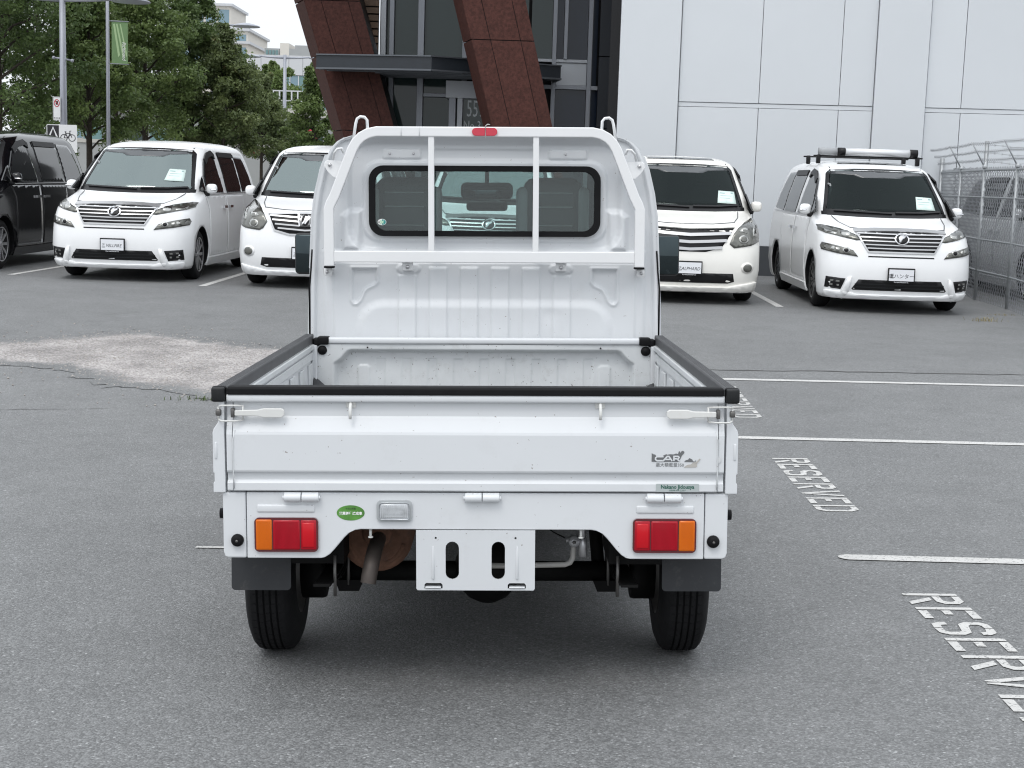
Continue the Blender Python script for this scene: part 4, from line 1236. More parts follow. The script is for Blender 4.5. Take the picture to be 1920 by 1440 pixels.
make_van('minivan', 'white minivan with roof bars parked beside the chain link fence', 4.70, 17.6, VY, 'v', P_WHITE, plate=('車ハンター', 'jp'), wind=GL_VAN_D, seatcol=SEATM, sunroof=True, roofbars=True, wheelstyle=('b', 12, CHROMED), sheet=('pale sheet on the windscreen of the van with roof bars', (.52, 1.34)))
make_van('minivan', 'white van toned grey for shade standing behind the chain link fence', 8.02, 19.2, VY, 'v', P_SHADED, plate=None, seatcol=SEATM)

# rolled awning on the roof bars
VX, VYY = 4.70, 17.6
aw = thing('awning', 'white rolled awning tube lying across the roof bars', 'awning', (VX, VYY, gz(VX, VYY + 1)), VY)
c = (0, 2.32, 2.008)
MB().lathe([(.0, -.34), (.050, -.34), (.050, .60), (.0, .60)], c, 'x', 18).build('awning_case', ALU, aw)
MB().lathe([(.0, -.42), (.054, -.42), (.056, -.33), (.052, -.32)], c, 'x', 18).build('end_cap', VBLK, aw)
MB().lathe([(.0, .66), (.054, .66), (.056, .565), (.052, .555)], c, 'x', 18).build('end_cap', VBLK, aw)
MB().lathe([(.0, -.68), (.048, -.68), (.050, -.60), (.047, -.59), (.049, -.51), (.046, -.50), (.048, -.43), (.0, -.43)], c, 'x', 18).build('rolled_fabric', mat('grey_awning_fabric', (.33, .34, .35), .8, noise=.1), aw)
# ------------------------------------------------------------------ the kei truck (origin on the ground under the rear axle; y forward)
TR = thing('kei_truck', 'small white cab-over pickup truck with empty cargo bed seen from behind', 'pickup truck')
TR.matrix_world = Matrix.Translation((-.085, 4.62, -.02)) @ Matrix.Rotation(rad(.6), 4, 'Z') @ Matrix.Rotation(rad(-1.6), 4, 'X') @ Matrix.Rotation(rad(-1.5), 4, 'Y')
YT = -.55

def sdf_poly(X, Z, P):
    """signed distance to a polygon (negative inside)"""
    d = np.full(X.shape, 1e9); ins = np.zeros(X.shape, bool)
    n = len(P)
    for i in range(n):
        ax, az = P[i]; bx, bz = P[(i + 1) % n]
        ex, ez = bx - ax, bz - az
        t = np.clip(((X - ax) * ex + (Z - az) * ez) / (ex * ex + ez * ez + 1e-12), 0, 1)
        d = np.minimum(d, np.hypot(X - ax - t * ex, Z - az - t * ez))
        c = ((az > Z) != (bz > Z)) & (X < (bx - ax) * (Z - az) / (bz - az + 1e-12) + ax)
        ins ^= c
    return np.where(ins, -d, d)
def emb(X, Z, P, depth, soft=.008, r=0):
    return depth * (1 - smooth(-soft / 2, soft / 2, sdf_poly(X, Z, P) - r))

# ---- tailgate
def gate_profile():
    """outer skin (y offset from the tail plane, z), bottom to top"""
    return [(-.004, .606), (-.010, .610), (-.010, .630), (-.004, .637), (.000, .640), (.000, .6575), (-.013, .6635), (-.015, .668), (-.015, .772), (-.013, .780), (.004, .818), (.007, .824), (.008, .8645)]
prof = gate_profile()
m = MB()
xs_ = [-.698 + 1.396 * i / 40 for i in range(41)]
X = np.array([[x] * len(prof) for x in xs_])
Yy = np.array([[YT + p[0] for p in prof] for x in xs_])
Z = np.array([[p[1] for p in prof] for x in xs_])
m.grid(X, Yy, Z, sm=False)
pin = prof + [(.040, .8645), (.040, .606)]
for x in (-.698, .698):
    n = len(m.v)
    m.v += [(x, YT + p[0], p[1]) for p in pin]; m.f.append(list(range(n, n + len(pin)))); m.sm.append(False); m.mi.append(0)
m.add([(-.698, YT + .04, .606), (.698, YT + .04, .606), (.698, YT + .04, .8645), (-.698, YT + .04, .8645)], [(0, 1, 2, 3)])
m.add([(-.698, YT - .004, .606), (.698, YT - .004, .606), (.698, YT + .04, .606), (-.698, YT + .04, .606)], [(0, 1, 2, 3)])
tg = m.build('tailgate', W_TRUCK, TR)
# end stiles of the gate
for s in (-1, 1):
    m = MB()
    pr = [(YT + p[0] + .003, p[1]) for p in prof]
    out = [(a, b) for a, b in pr] + [(YT + .035, .8645), (YT + .035, .606)]
    m.prism([(p[0], p[1]) for p in out], [], lambda u, v, w_: (w_, u, v), s * .7005, s * .7165)
    m.build('gate_stile', W_TRUCK, tg)
    # sealed seam beside the stile
    m = MB().tube([(s * .697, YT - .012, .615), (s * .6975, YT - .016, .66), (s * .697, YT - .0165, .76), (s * .692, YT - .012, .785)], .0022, 5)
    m.build('seam_sealer', W_BED, tg)
MB().rbox(-.7165, .7165, YT - .012, YT + .045, .8655, .8885, .006).build('gate_top_rail', W_TRUCK, tg)
m = MB()
m.sweep([(-.712, YT, .899), (.712, YT, .899)], [(-.043, -.012), (-.043, .006), (-.036, .011), (.008, .011), (.0145, .006), (.0155, -.012)], up=(0, 0, 1), sm=False)
m.build('rubber_edge_strip', RUB, tg, bevel=.003)
# hooks under the rail
for s in (-.3595, .358):
    m = MB()
    m.tube([(s, YT + .006, .863), (s, YT - .008, .861), (s, YT - .019, .852), (s, YT - .021, .836), (s, YT - .021, .819)], .0047, 8)
    m.rbox(s - .014, s + .014, YT + .002, YT + .0085, .848, .868, .003)
    m.build('rope_hook', W_LATCH, tg)
# latches
for s in (-1, 1):
    m = MB()
    hp = [(.690, .8275), (.690, .8430), (.625, .8445), (.607, .8490), (.556, .8490), (.548, .844), (.548, .829), (.556, .8225), (.607, .8225), (.625, .8265)]
    m.prism([(s * a, b) for a, b in (hp if s > 0 else reversed(hp))], [], lambda u, v, w_: (u, YT - .024 + w_, v), 0, .012)
    la = m.build('gate_latch', W_LATCH, TR, bevel=.003)
    m = MB()
    m.tube([(s * .668, YT - .012, .858 - .003), (s * .69, YT - .022, .857), (s * .728, YT - .022, .857), (s * .738, YT - .012, .852)], .0026, 6)
    m.tube([(s * .668, YT - .012, .8135), (s * .69, YT - .022, .812), (s * .728, YT - .022, .812), (s * .738, YT - .012, .8165)], .0026, 6)
    m.tube([(s * .668, YT - .012, .856), (s * .668, YT - .012, .8135)], .0026, 6)
    m.tube([(s * .738, YT - .012, .853), (s * .738, YT - .012, .8165)], .0026, 6)
    m.build('latch_loop', W_LATCH, la)
    MB().rbox(min(s * .730, s * .746), max(s * .730, s * .746), YT - .018, YT - .002, .826, .845, .004).build('latch_pin', STEEL, la)
    m = MB().rbox(min(s * .692, s * .702), max(s * .692, s * .702), YT - .02, YT + .002, .822, .848, .002)
    m.build('latch_keeper', STEEL, la)

# ---- side gates
for s in (-1, 1):
    m = MB()
    op = [(.7225, .602), (.757, .602), (.757, .630), (.7535, .634), (.7535, .657), (.757, .662), (.757, .776), (.754, .787), (.741, .806), (.738, .815), (.738, .868), (.7225, .868), (.7235, .80), (.7225, .70)]
    m.prism([(s * a, b) for a, b in op], [], lambda u, v, w_: (u, w_, v), YT - .008, 1.405)
    g = m.build('side_gate', W_TRUCK, TR, bevel=.002)
    # embossed inner face: ledge, sloped panel and uprights
    ip = MB()
    for a, b, t in ((.845, .866, .012), (.80, .835, .006)):
        ip.box(min(s * .7225, s * (.7225 - t)), max(s * .7225, s * (.7225 - t)), YT + .05, 1.36, a, b)
    for k in range(7):
        y = YT + .22 + k * .26
        ip.box(min(s * .7225, s * .714), max(s * .7225, s * .714), y, y + .10, .63, .79)
    ip.build('inner_stiffener', W_BED, g, bevel=.005)
    # embossed slot on the rear end of the gate
    MB().rbox(min(s * .7445, s * .7515), max(s * .7445, s * .7515), YT - .0105, YT - .006, .700, .748, .002).build('end_emboss', W_TRUCK, g)
    m = MB()
    xo, xi = .757, .7205
    pp = [(-.0185, -.020), (-.0185, .012), (-.015, .0165)]
    for k in range(4):
        x0 = -.011 + k * .0065
        pp += [(x0, .0175), (x0 + .0015, .0155), (x0 + .003, .0155), (x0 + .0045, .0175)]
    pp += [(.0165, .0165), (.0185, .012), (.0185, -.020)]
    m.sweep([(s * .7385, YT - .006, .889), (s * .7385, 1.405, .889)], pp if True else pp, up=(0, 0, 1), sm=False)
    rl = m.build('gate_rail', RUBG, g)
    MB().rbox(min(s * .7185, s * .7575), max(s * .7185, s * .7575), YT - .020, YT - .004, .866, .909, .007, seg=3).build('rail_end_cap', PLBLK, rl)
    MB().rbox(min(s * .7175, s * .7585), max(s * .7175, s * .7585), YT - .010, YT + .02, .865, .910, .007, seg=3).build('rail_sleeve', RUB, rl)

# ---- rear valance with the cut-out for plate and exhaust
def half_valance():
    p = [(0, .601), (.664, .601), (.664, .407), (.452, .407)]
    p += [(.438, .410), (.424, .419), (.410, .434), (.382, .468), (.368, .482), (.352, .490), (.334, .493), (0, .493)]
    return p
hv = half_valance()
outl = hv + [(-x, z) for x, z in reversed(hv[1:-1])]
m = MB().prism(outl, [], XZ(YT), 0, .035)
va = m.build('rear_valance', W_TRUCK, TR, bevel=.004)
for s in (-1, 1):
    q = [(.6665, .601), (.733, .601), (.733, .425), (.729, .413), (.716, .407), (.6665, .407)]
    m = MB().prism([(s * a, b) for a, b in q], [], XZ(YT), .001, .5)
    cp = m.build('corner_panel', W_TRUCK, TR, bevel=.005)
    MB().rbox(min(s * .466, s * .634), max(s * .466, s * .634), YT - .004, YT + .01, .5425, .5655, .0045, seg=3).build('embossed_panel', W_TRUCK, va)
    st = MB().lathe([(.0, -.016), (.008, -.016), (.016, -.012), (.0185, -.004), (.0185, .004), (.0, .004)], (s * .6915, YT - .001, .460), 'y', 20).build('rubber_stop', RUB, cp)
    MB().lathe([(.0, -.0165), (.004, -.017), (.0045, -.012)], (s * .6915, YT - .001, .460), 'y', 8).build('screw', STEEL, st)
    MB().lathe([(.0, s * .022), (.015, s * .020), (.0165, s * .0), (.0165, -s * .006)], (s * .732, YT + .06, .527), 'x', 18).build('side_stop', RUB, cp)
    # side skirts of the bed
    MB().box(min(s * .705, s * .732), max(s * .705, s * .732), YT + .5, 1.42, .42, .600).build('bed_side_rail', W_TRUCK, TR, bevel=.006)
    # tail lamp
    x0, x1 = .456, .641
    lm = MB().prism([(s * u, v) for u, v in (rrect(x0, x1, .4275, .5285, .014) if s > 0 else list(reversed(rrect(x0, x1, .4275, .5285, .014))))], [], XZ(YT), -.010, .002).build('tail_lamp', LAMPD, va, bevel=.003)
    def lens(a, b, z0, z1, mt, d, nm, r=.004, rib=None):
        o = MB().rbox(min(s * a, s * b), max(s * a, s * b), YT - d, YT - .006, z0, z1, r, seg=2).build(nm, mt, lm)
        if rib:
            mm = MB(); k = rib
            for i in range(k):
                xx = a + .004 + (b - a - .008) * (i + .5) / k
                mm.box(min(s * (xx - .0011), s * (xx + .0011)), max(s * (xx - .0011), s * (xx + .0011)), YT - d - .0008, YT - d + .001, z0 + .005, z1 - .005)
            mm.build('lens_rib', mt, lm)['kind'] = 'stuff'
        return o
    lens(.509, .587, .434, .522, LAMPR, .0135, 'red_lens', rib=22)
    lens(.590, .6365, .433, .5235, LAMPO, .0135, 'orange_lens', rib=13)
    lens(.461, .507, .434, .522, LAMPR, .0125, 'red_lens')
    lens(.4665, .503, .441, .515, LAMPR2, .0150, 'reflector')
# hinges
for c in (-.5035, .019, .5455):
    m = MB()
    m.lathe([(.0, -.0545), (.006, -.0545), (.006, -.050), (.0125, -.0495), (.0125, -.0015), (.0, -.0015)], (c, YT - .010, .588), 'x', 12)
    m.box(c - .0495, c - .0015, YT - .0135, YT + .002, .588, .6025)
    hg = m.build('hinge', W_TRUCK, va, bevel=.0015)
    m = MB().lathe([(.0, .0015), (.0125, .0015), (.0125, .0495), (.006, .050), (.006, .0545), (.0, .0545)], (c, YT - .010, .588), 'x', 12)
    m.box(c + .0015, c + .0495, YT - .0135, YT + .002, .588, .6025)
    m.build('hinge_leaf', W_TRUCK, hg, bevel=.0015)
# reversing lamp
rv = MB().prism(rrect(-.287, -.184, .517, .580, .014), [], XZ(YT), -.007, .002).build('reverse_lamp', mat('lamp_grey_rim', (.40, .42, .43), .3), va, bevel=.003)
MB().rbox(-.280, -.191, YT - .012, YT - .005, .5235, .5735, .009, seg=3).build('clear_lens', LAMPC, rv)
m = MB()
for i in range(15): m.box(-.276 + i * .0056, -.2738 + i * .0056, YT - .0135, YT - .011, .530, .567)
for i in range(4): m.box(-.262, -.21, YT - .014, YT - .012, .533 + i * .004, .535 + i * .004)
m.build('lens_rib', LAMPC, rv)['kind'] = 'stuff'
# plate bracket
def slot(cx): return arc(cx, .4385, .0195, 0, 180, 8) + arc(cx, .363, .0195, 180, 360, 8)
def notch(cx): return [(cx - .0265, .316), (cx - .0265, .3275), (cx - .022, .333), (cx + .022, .333), (cx + .0265, .3275), (cx + .0265, .316)]
pb_o = [(-.173, .491), (-.173, .316), (-.169, .311), (.169, .311), (.173, .316), (.173, .491)]
m = MB().prism(pb_o, [slot(-.068), slot(.066), notch(-.123), notch(.1205), arc(-.116, .4685, .0035, 0, 330, 8), arc(.116, .4685, .0035, 0, 330, 8)], lambda u, v, w_: (u, YT - .004 + (.491 - v) * .05 + w_, v), 0, .010)
pb = m.build('plate_bracket', W_TRUCK, TR, bevel=.0015)
for c in (-.124, .121):
    MB().rbox(c - .0035, c + .0035, YT - .0025, YT + .004, .345, .445, .003).build('bracket_rib', W_TRUCK, pb)
    MB().rbox(c - .023, c + .023, YT + .001, YT + .03, .3175, .322, .0015).build('bracket_tab', W_TRUCK, pb)
# small white hooks under the valance
for x in (-.3075, .3075):
    MB().tube([(x, YT + .03, .497), (x, YT + .022, .48), (x, YT + .022, .466)], .0043, 8).lathe([(.0, 0), (.0075, 0), (.0075, .004), (.0, .004)], (x, YT + .022, .4635), 'z', 10).build('tie_hook', W_LATCH, TR)

# ---- stickers and lettering on the tail
def TG(y): return lambda u, v, w_: (u, y, v)
yG = YT - .0162
# torn model badge: grey remnant with the letters in panel white, then the load line
rem = [(.507, .671 + .0125), (.507, .7225), (.512, .719), (.517, .7185), (.521, .712), (.535, .711), (.540, .7155), (.549, .7195), (.552, .718), (.560, .7195), (.570, .719), (.577, .7215), (.583, .720), (.585, .7275), (.588, .7285), (.590, .723), (.592, .7275), (.597, .730), (.601, .7265), (.600, .722), (.594, .716), (.590, .707), (.586, .699), (.584, .6935), (.507, .6935)]
rem = [(a, max(b, .6975)) for a, b in rem]
m = MB().prism(rem, [], TG(yG), 0, 0, back=False)
bd = MB()
bd.prism(rem, [], lambda u, v, w_: (u, yG + w_, v), 0, .0008)
bd.prism([(.601, .6975), (.606, .7025), (.612, .7035), (.616, .7085), (.624, .7045), (.627, .699), (.632, .6985), (.635, .7035), (.633, .6945), (.628, .6965)], [], lambda u, v, w_: (u, yG + w_, v), 0, .0008)
bd = bd.build('torn_badge', STICKG, TR)
def letters(name, strokes, r, mt, par):
    m = MB()
    for st in strokes:
        m.sweep([(a, yG - .0012, b) for a, b in st], [(-r, -.0004), (r, -.0004), (r, .0004), (-r, .0004)], up=(0, 1, 0), sm=False)
    return m.build(name, mt, par)
letters('badge_lettering', [[(.541, .7125), (.522, .7125), (.518, .709), (.518, .704), (.522, .7008), (.540, .7008)], [(.540, .7000), (.552, .7135), (.556, .7135), (.566, .7000)], [(.546, .7045), (.560, .7045)], [(.571, .7000), (.571, .7135), (.583, .7135), (.586, .711), (.584, .707), (.573, .7065)], [(.579, .7065), (.587, .7000)]], .0021, W_TRUCK, bd)
text_obj('load_print', '最大積載量350', .0128, lambda u, v, w_: (.519 + u, yG + .0002, .6875 + v), STICKG, TR, align='LEFT', sx=.98)
MB().prism([(.600, .681), (.634, .681), (.6385, .684), (.638, .694), (.632, .6925), (.628, .696), (.620, .690), (.611, .689), (.605, .685)], [], lambda u, v, w_: (u, yG + w_, v), 0, .0008).build('peeled_sticker', STICKB, TR)
MB().prism([(.628, .6965), (.6355, .697), (.645, .707), (.648, .7055), (.640, .694), (.634, .6925)], [], lambda u, v, w_: (u, yG - .0006 + w_, v), 0, .0008).build('peeled_sticker', STICKB, TR)
sk = MB().prism(rrect(.521, .646, .6085, .632, .003), [], lambda u, v, w_: (u, YT - .0112 + w_, v), 0, .001).build('dealer_sticker', STICKS, TR)
text_obj('sticker_print', 'Nakano Jidousya', .0155, lambda u, v, w_: (.5835 + u, YT - .0118, .6228 + v), INKGREEN, sk, sx=.93, bold=.0004)
text_obj('sticker_print', '0598-49-2207', .0068, lambda u, v, w_: (.5835 + u, YT - .0118, .6125 + v), INKGREEN, sk, sx=1.25, shear=.25)
gs = MB().prism(ellipse(-.3625, .5415, .0405, .0225, 32), [], lambda u, v, w_: (u, YT - .0008 + w_, v), 0, .0012).build('green_sticker', GREENS, TR)
text_obj('sticker_print', '燃費基準達成車', .0098, lambda u, v, w_: (-.3625 + u, YT - .0014, .5395 + v), PAPERW, gs, sx=.98, bold=.0003)
text_obj('sticker_print', '平成22年度', .006, lambda u, v, w_: (-.3625 + u, YT - .0014, .5535 + v), SIGNK, gs)
# scuff on the stile
MB().prism(arc(.697, .7035, .0105, -90, 90, 8), [], lambda u, v, w_: (u, YT - .0155 + w_, v), 0, .001).build('round_sticker', mat('faint_sticker', (.60, .61, .62), .5), TR)

# ---- underbody
for s in (-1, 1):
    m = MB().prism([(s * a, b) for a, b in rrect(.5655, .746, .2635, .43, .012)][:: 1 if s > 0 else -1], [], lambda u, v, w_: (u, -.36 + w_ + (.43 - v) * -.05, v), 0, .006)
    m.build('mud_flap', FLAP, TR, bevel=.002)
    # wheel: tread blocks and grooves as real geometry
    xo, xi, R, ZC = s * .732, s * .581, .274, .254
    def wheel_mesh(y):
        m = MB()
        c = (0, y, ZC)
        xm = (xo + xi) / 2; hw = .076 * s
        pr = [(.155, xi), (.20, xi + s * .0), (.235, xi + s * .004), (.256, xi + s * .014), (.264, xi + s * .026)]
        g = [-.030, -.010, .010, .030]
        pr2 = []
        for gx in g:
            for dx, r in ((-.0032, .274), (-.0026, .2665), (.0026, .2665), (.0032, .274)):
                pr2.append((r, xm + s * (gx + dx)))
        m.lathe([(.155, xi), (.20, xi - s * .002), (.235, xi + s * .002), (.258, xi + s * .012), (.2705, xi + s * .024)] + pr2 + [(.2705, xo - s * .024), (.258, xo - s * .012), (.235, xo - s * .002), (.20, xo + s * .002), (.155, xo)], c, 'x', 72)
        # sipes: raised shoulder blocks between lateral cuts
        N_ = 54
        for k in range(N_):
            a0, a1 = 2 * PI * k / N_, 2 * PI * (k + .82) / N_
            for u0, u1, r0, r1 in ((xo - s * .024, xm + s * .0345, .2710, .2754), (xi + s * .024, xm - s * .0345, .2710, .2754)):
                vs = [(u, y + r * math.cos(a), ZC + r * math.sin(a)) for (u, r, a) in ((u0, r0, a0), (u1, r1, a0), (u1, r1, a1), (u0, r0, a1), (u0, r0 - .006, a0), (u1, r1 - .006, a0), (u1, r1 - .006, a1), (u0, r0 - .006, a1))]
                m.add(vs, [(0, 1, 2, 3), (0, 4, 5, 1), (2, 6, 7, 3), (0, 3, 7, 4), (1, 5, 6, 2)], False)
            for gx in (-.020, 0, .020):
                u0, u1 = xm + s * (gx - .0062), xm + s * (gx + .0062)
                b0, b1 = a0 + .02 * (gx > 0), a1 + .02 * (gx > 0)
                vs = [(u, y + .2752 * math.cos(a), ZC + .2752 * math.sin(a)) for (u, a) in ((u0, b0), (u1, b0), (u1, b1), (u0, b1))] + [(u, y + .268 * math.cos(a), ZC + .268 * math.sin(a)) for (u, a) in ((u0, b0), (u1, b0), (u1, b1), (u0, b1))]
                m.add(vs, [(0, 1, 2, 3), (0, 4, 5, 1), (2, 6, 7, 3), (0, 3, 7, 4), (1, 5, 6, 2)], False)
        return m
    for y, nm in ((0, 'r'), (1.93, 'f')):
        wh = wheel_mesh(y).build('wheel', TYRE, TR, recalc=True)
        MB().lathe([(.157, s * .728), (.150, s * .722), (.12, s * .70), (.05, s * .695), (.0, s * .70)], (0, y, ZC), 'x', 28).lathe([(.157, s * .582), (.150, s * .588), (.13, s * .62), (.0, s * .62)], (0, y, ZC), 'x', 28).build('rim', STEEL, wh)
    # leaf spring, U bolts, shackle
    m = MB()
    for k in range(3):
        pts = [(s * .455, -.50 + i * .1, .285 + .0 * k - .012 * k + .028 * ((i - 5) / 5) ** 2 * (1 if k == 0 else .5)) for i in range(11) if k == 0 or abs(i - 5) <= 4 - k]
        m.sweep(pts, [(-.025, -.004), (.025, -.004), (.025, .004), (-.025, .004)], up=(0, 0, 1), sm=False)
    m.build('leaf_spring', CHAS, TR)
    for xx in (s * .425, s * .49):
        m = MB().tube([(xx, -.045, .34), (xx, -.045, .20), (xx, -.03, .192), (xx, .03, .192), (xx, .045, .20), (xx, .045, .34)], .006, 6)
        m.build('u_bolt', STEEL, TR)
    MB().tube([(s * .425, -.42, .385), (s * .425, -.42, .26)], .0055, 6).build('shackle_bolt', STEEL, TR)
    m = MB().add([(s * .47, -.05, .215), (s * .375, -.05, .215), (s * .39, -.05, .178), (s * .455, -.05, .178), (s * .47, .05, .215), (s * .375, .05, .215), (s * .39, .05, .178), (s * .455, .05, .178)], [(0, 1, 2, 3), (4, 5, 6, 7), (0, 1, 5, 4), (1, 2, 6, 5), (2, 3, 7, 6), (3, 0, 4, 7)])
    m.build('spring_plate', CHAS, TR)
    MB().lathe([(.0, s * .50), (.105, s * .50), (.108, s * .51), (.108, s * .575), (.0, s * .58)], (0, 0, ZC), 'x', 24).build('brake_drum', CHAS, TR)
    MB().box(min(s * .42, s * .48), max(s * .42, s * .48), -.46, 2.5, .44, .52).build('chassis_rail', CHAS, TR)
    MB().tube([(s * .40, .02, .22), (s * .38, .22, .52)], .022, 10).build('shock_absorber', CHAS, TR)
m = MB().tube([(-.53, 0, .235), (.53, 0, .235)], .033, 14).ell((.03, 0, .245), (.11, .12, .115), 16, 10)
m.build('rear_axle', CHAS, TR)
# bed floor and cross members
MB().box(-.722, .722, YT + .045, 1.42, .590, .612).build('bed_floor', W_BED, TR)
m = MB()
for y in (-.3, .2, .7, 1.2): m.box(-.70, .70, y, y + .06, .53, .588)
m.build('cross_member', CHAS, TR)
m = MB()
X, Y_ = np.meshgrid(np.linspace(-.715, .715, 40), np.linspace(YT + .06, 1.355, 40))
Zm = .622 + .0 * X
for s in (-1, 1):
    dd = np.hypot(np.maximum(0, .715 - s * X) , np.maximum(0, 1.355 - Y_))
    Zm = Zm + (.108 if s < 0 else .088) * np.clip(1 - dd / .12, 0, 1)
m.grid(X, Y_, Zm)
bm_ = m.build('bed_mat', RUBG)
bm_.matrix_world = TR.matrix_world.copy()
tag(bm_, 'dark rubber mat lying in the cargo bed with its front corners turned up', 'mat')
bm_.modifiers.new('thick', 'SOLIDIFY').thickness = .006
# exhaust
m = MB().lathe([(.0, -.245), (.06, -.24), (.075, -.25), (.10, -.238), (.115, -.225), (.115, .15), (.10, .165), (.0, .17)], (-.316, 0, .403), 'y', 32)
m.lathe([(.0, -.27), (.038, -.268), (.047, -.245), (.05, -.238)], (-.312, 0, .415), 'y', 20)
mf = m.build('muffler', RUST, TR)
for (a0, a1) in ((20, 70), (-70, -15), (150, 230)):
    MB().tube([(-.316 + .088 * math.cos(rad(a0 + (a1 - a0) * i / 6)), -.242, .403 + .088 * math.sin(rad(a0 + (a1 - a0) * i / 6))) for i in range(7)], .008, 6).build('muffler_rib', RUST, mf)
pts = [(-.306, -.25, .402), (-.306, -.36, .402), (-.306, -.415, .399), (-.308, -.45, .386), (-.312, -.475, .362), (-.316, -.487, .338), (-.319, -.491, .318)]
m = MB().tube(pts, .0232, 18, caps=False).tube(pts[::-1], .0205, 18, caps=False)
m.build('tail_pipe', PIPE, mf)
# spare wheel under the bed, hand-crank rod and its bracket
m = MB().lathe([(.15, -.06), (.22, -.07), (.26, -.05), (.268, 0), (.26, .05), (.22, .07), (.15, .06), (.14, .0)], (.16, .38, .42), 'z', 40, closed=True)
m.lathe([(.0, -.02), (.15, -.02), (.15, .02), (.0, .02)], (.16, .38, .42), 'z', 24)
m.build('spare_wheel', TYRE, TR)
m = MB().tube([(-.02, -.34, .335), (.10, -.34, .335), (.27, -.35, .342), (.285, -.35, .348), (.293, -.35, .362), (.296, -.35, .40), (.296, -.35, .425)], .0085, 10)
m.build('brake_pipe', mat('grey_painted_pipe', (.40, .39, .37), .45), TR)
m = MB().lathe([(.006, -.02), (.017, -.016), (.019, .0), (.017, .016), (.006, .02)], (.296, -.36, .418), 'y', 14)
m.tube([(.272, -.36, .42), (.335, -.36, .425)], .007, 6)
m.tube([(.323, -.37, .50), (.323, -.37, .43)], .0075, 8)
m.lathe([(.0, 0), (.013, 0), (.013, .045), (.008, .055)], (.323, -.37, .372), 'z', 8)
m.build('linkage_bolt', ZINC, TR)
MB().tube([(.18, -.3, .49), (.205, -.3, .455), (.235, -.3, .432), (.27, -.34, .422)], .0022, 5).build('brake_cable', CHAS, TR)
MB().box(-.6, .6, 1.0, 2.4, .24, .50).build('engine_underside', CHAS, TR)
MB().rbox(-.69, -.40, .45, 1.15, .26, .50, .04).build('fuel_tank', CHAS, TR)  # unseen tank and battery box, added to darken the ground underneath
MB().rbox(.42, .69, .45, 1.10, .27, .50, .03).build('battery_box', CHAS, TR)
for s in (-1, 1): MB().box(min(s * .40, s * .56), max(s * .40, s * .56), -.40, -.12, .355, .44).build('bump_stop', CHAS, TR)

# ---- front wall of the bed
X, Z = np.meshgrid(np.linspace(-.7225, .7225, 330), np.linspace(.612, .866, 70))
rec = [(-.626, .55), (-.626, .782), (-.60, .800), (-.572, .832), (-.56, .8365), (.56, .8365), (.572, .832), (.60, .800), (.626, .782), (.626, .55)]
D = emb(X, Z, rec, .040, .018)
for k in range(9):
    xc = -.44 + k * .11
    D = D + .0045 * (smooth(xc - .022, xc - .016, X) - smooth(xc + .016, xc + .022, X)) * (Z < .80) * smooth(.83, .79, Z)
for s in (-1, 1):
    D = D - emb(X, Z, [(s * .485, .5), (s * .485, .765), (s * .493, .775), (s * .527, .775), (s * .535, .765), (s * .535, .5)], .006, .006)
D = D + .003 * np.sin(X * 7 + 1) * np.cos(Z * 19)
m = MB().grid(X, 1.375 + D, Z)
m.build('bed_front_wall', W_BED, TR)
MB().box(-.7225, .7225, 1.42, 1.445, .60, .866).build('wall_backing', W_BED, TR)
fr = MB().rbox(-.665, .665, 1.368, 1.415, .867, .893, .007).build('front_wall_rail', W_TRUCK, TR)
for s in (-1, 1):
    MB().rbox(min(s * .652, s * .700), max(s * .652, s * .700), 1.360, 1.42, .864, .897, .006).rbox(min(s * .69, s * .7195), max(s * .69, s * .7195), 1.362, 1.43, .858, .890, .006).build('rail_end_cover', RUB, fr)
    MB().lathe([(.0, -.014), (.012, -.012), (.019, -.006), (.0205, .002)], (s * .680, 1.374, .840), 'y', 20).build('rubber_stop', RUB, TR)
    MB().lathe([(.0, -.002), (.0035, -.002), (.0035, .004)], (s * .49, 1.374, .852), 'y', 8).build('hole', CHAS, TR)
    MB().box(min(s * .700, s * .7215), max(s * .700, s * .7215), 1.345, 1.372, .612, .862).build('corner_post', W_TRUCK, TR, bevel=.004)
# ---- cab: rear wall with pressed relief
WK = [(.40, .742), (.80, .742), (.89, .738), (1.15, .733), (1.40, .7205), (1.50, .706), (1.60, .682), (1.655, .660), (1.69, .640), (1.712, .618), (1.725, .594), (1.735, .560), (1.742, .50), (1.7455, .42)]
zz = np.concatenate([np.linspace(.62, 1.60, 236), np.linspace(1.604, 1.71, 30), np.linspace(1.712, 1.7455, 26)])
uu = np.linspace(-1, 1, 332)
wz = np.interp(zz, [k[0] for k in WK], [k[1] for k in WK])
X = wz[:, None] * uu[None, :]
Z = zz[:, None] * np.ones_like(uu)[None, :]
YC = 1.47
edge = np.minimum(wz[:, None] - np.abs(X), 1.7455 - Z)
D = -.014 * (1 - smooth(.012, .026, edge))                       # raised rim all round (towards the bed)
# upper recess above the window and the shoulders beside it
D = D + emb(X, Z, rrect(-.57, .57, 1.258, 1.712, .09), .016, .03)
D = D - emb(X, Z, rrect(-.515, .515, 1.295, 1.632, .07), .010, .016)
for s in (-1, 1):
    D = D - emb(X, Z, [(s * .53, 1.26), (s * .60, 1.26), (s * .60, 1.40), (s * .57, 1.425), (s * .52, 1.425)], .014, .03)
    D = D - emb(X, Z, rrect(min(s * .27, s * .43), max(s * .27, s * .43), 1.642, 1.682, .008), .005, .008)
D = D - emb(X, Z, rrect(-.215, .215, 1.642, 1.682, .008), -.004, .008)
D = D - .006 * smooth(1.262, 1.25, Z) * smooth(.69, .67, np.abs(X))
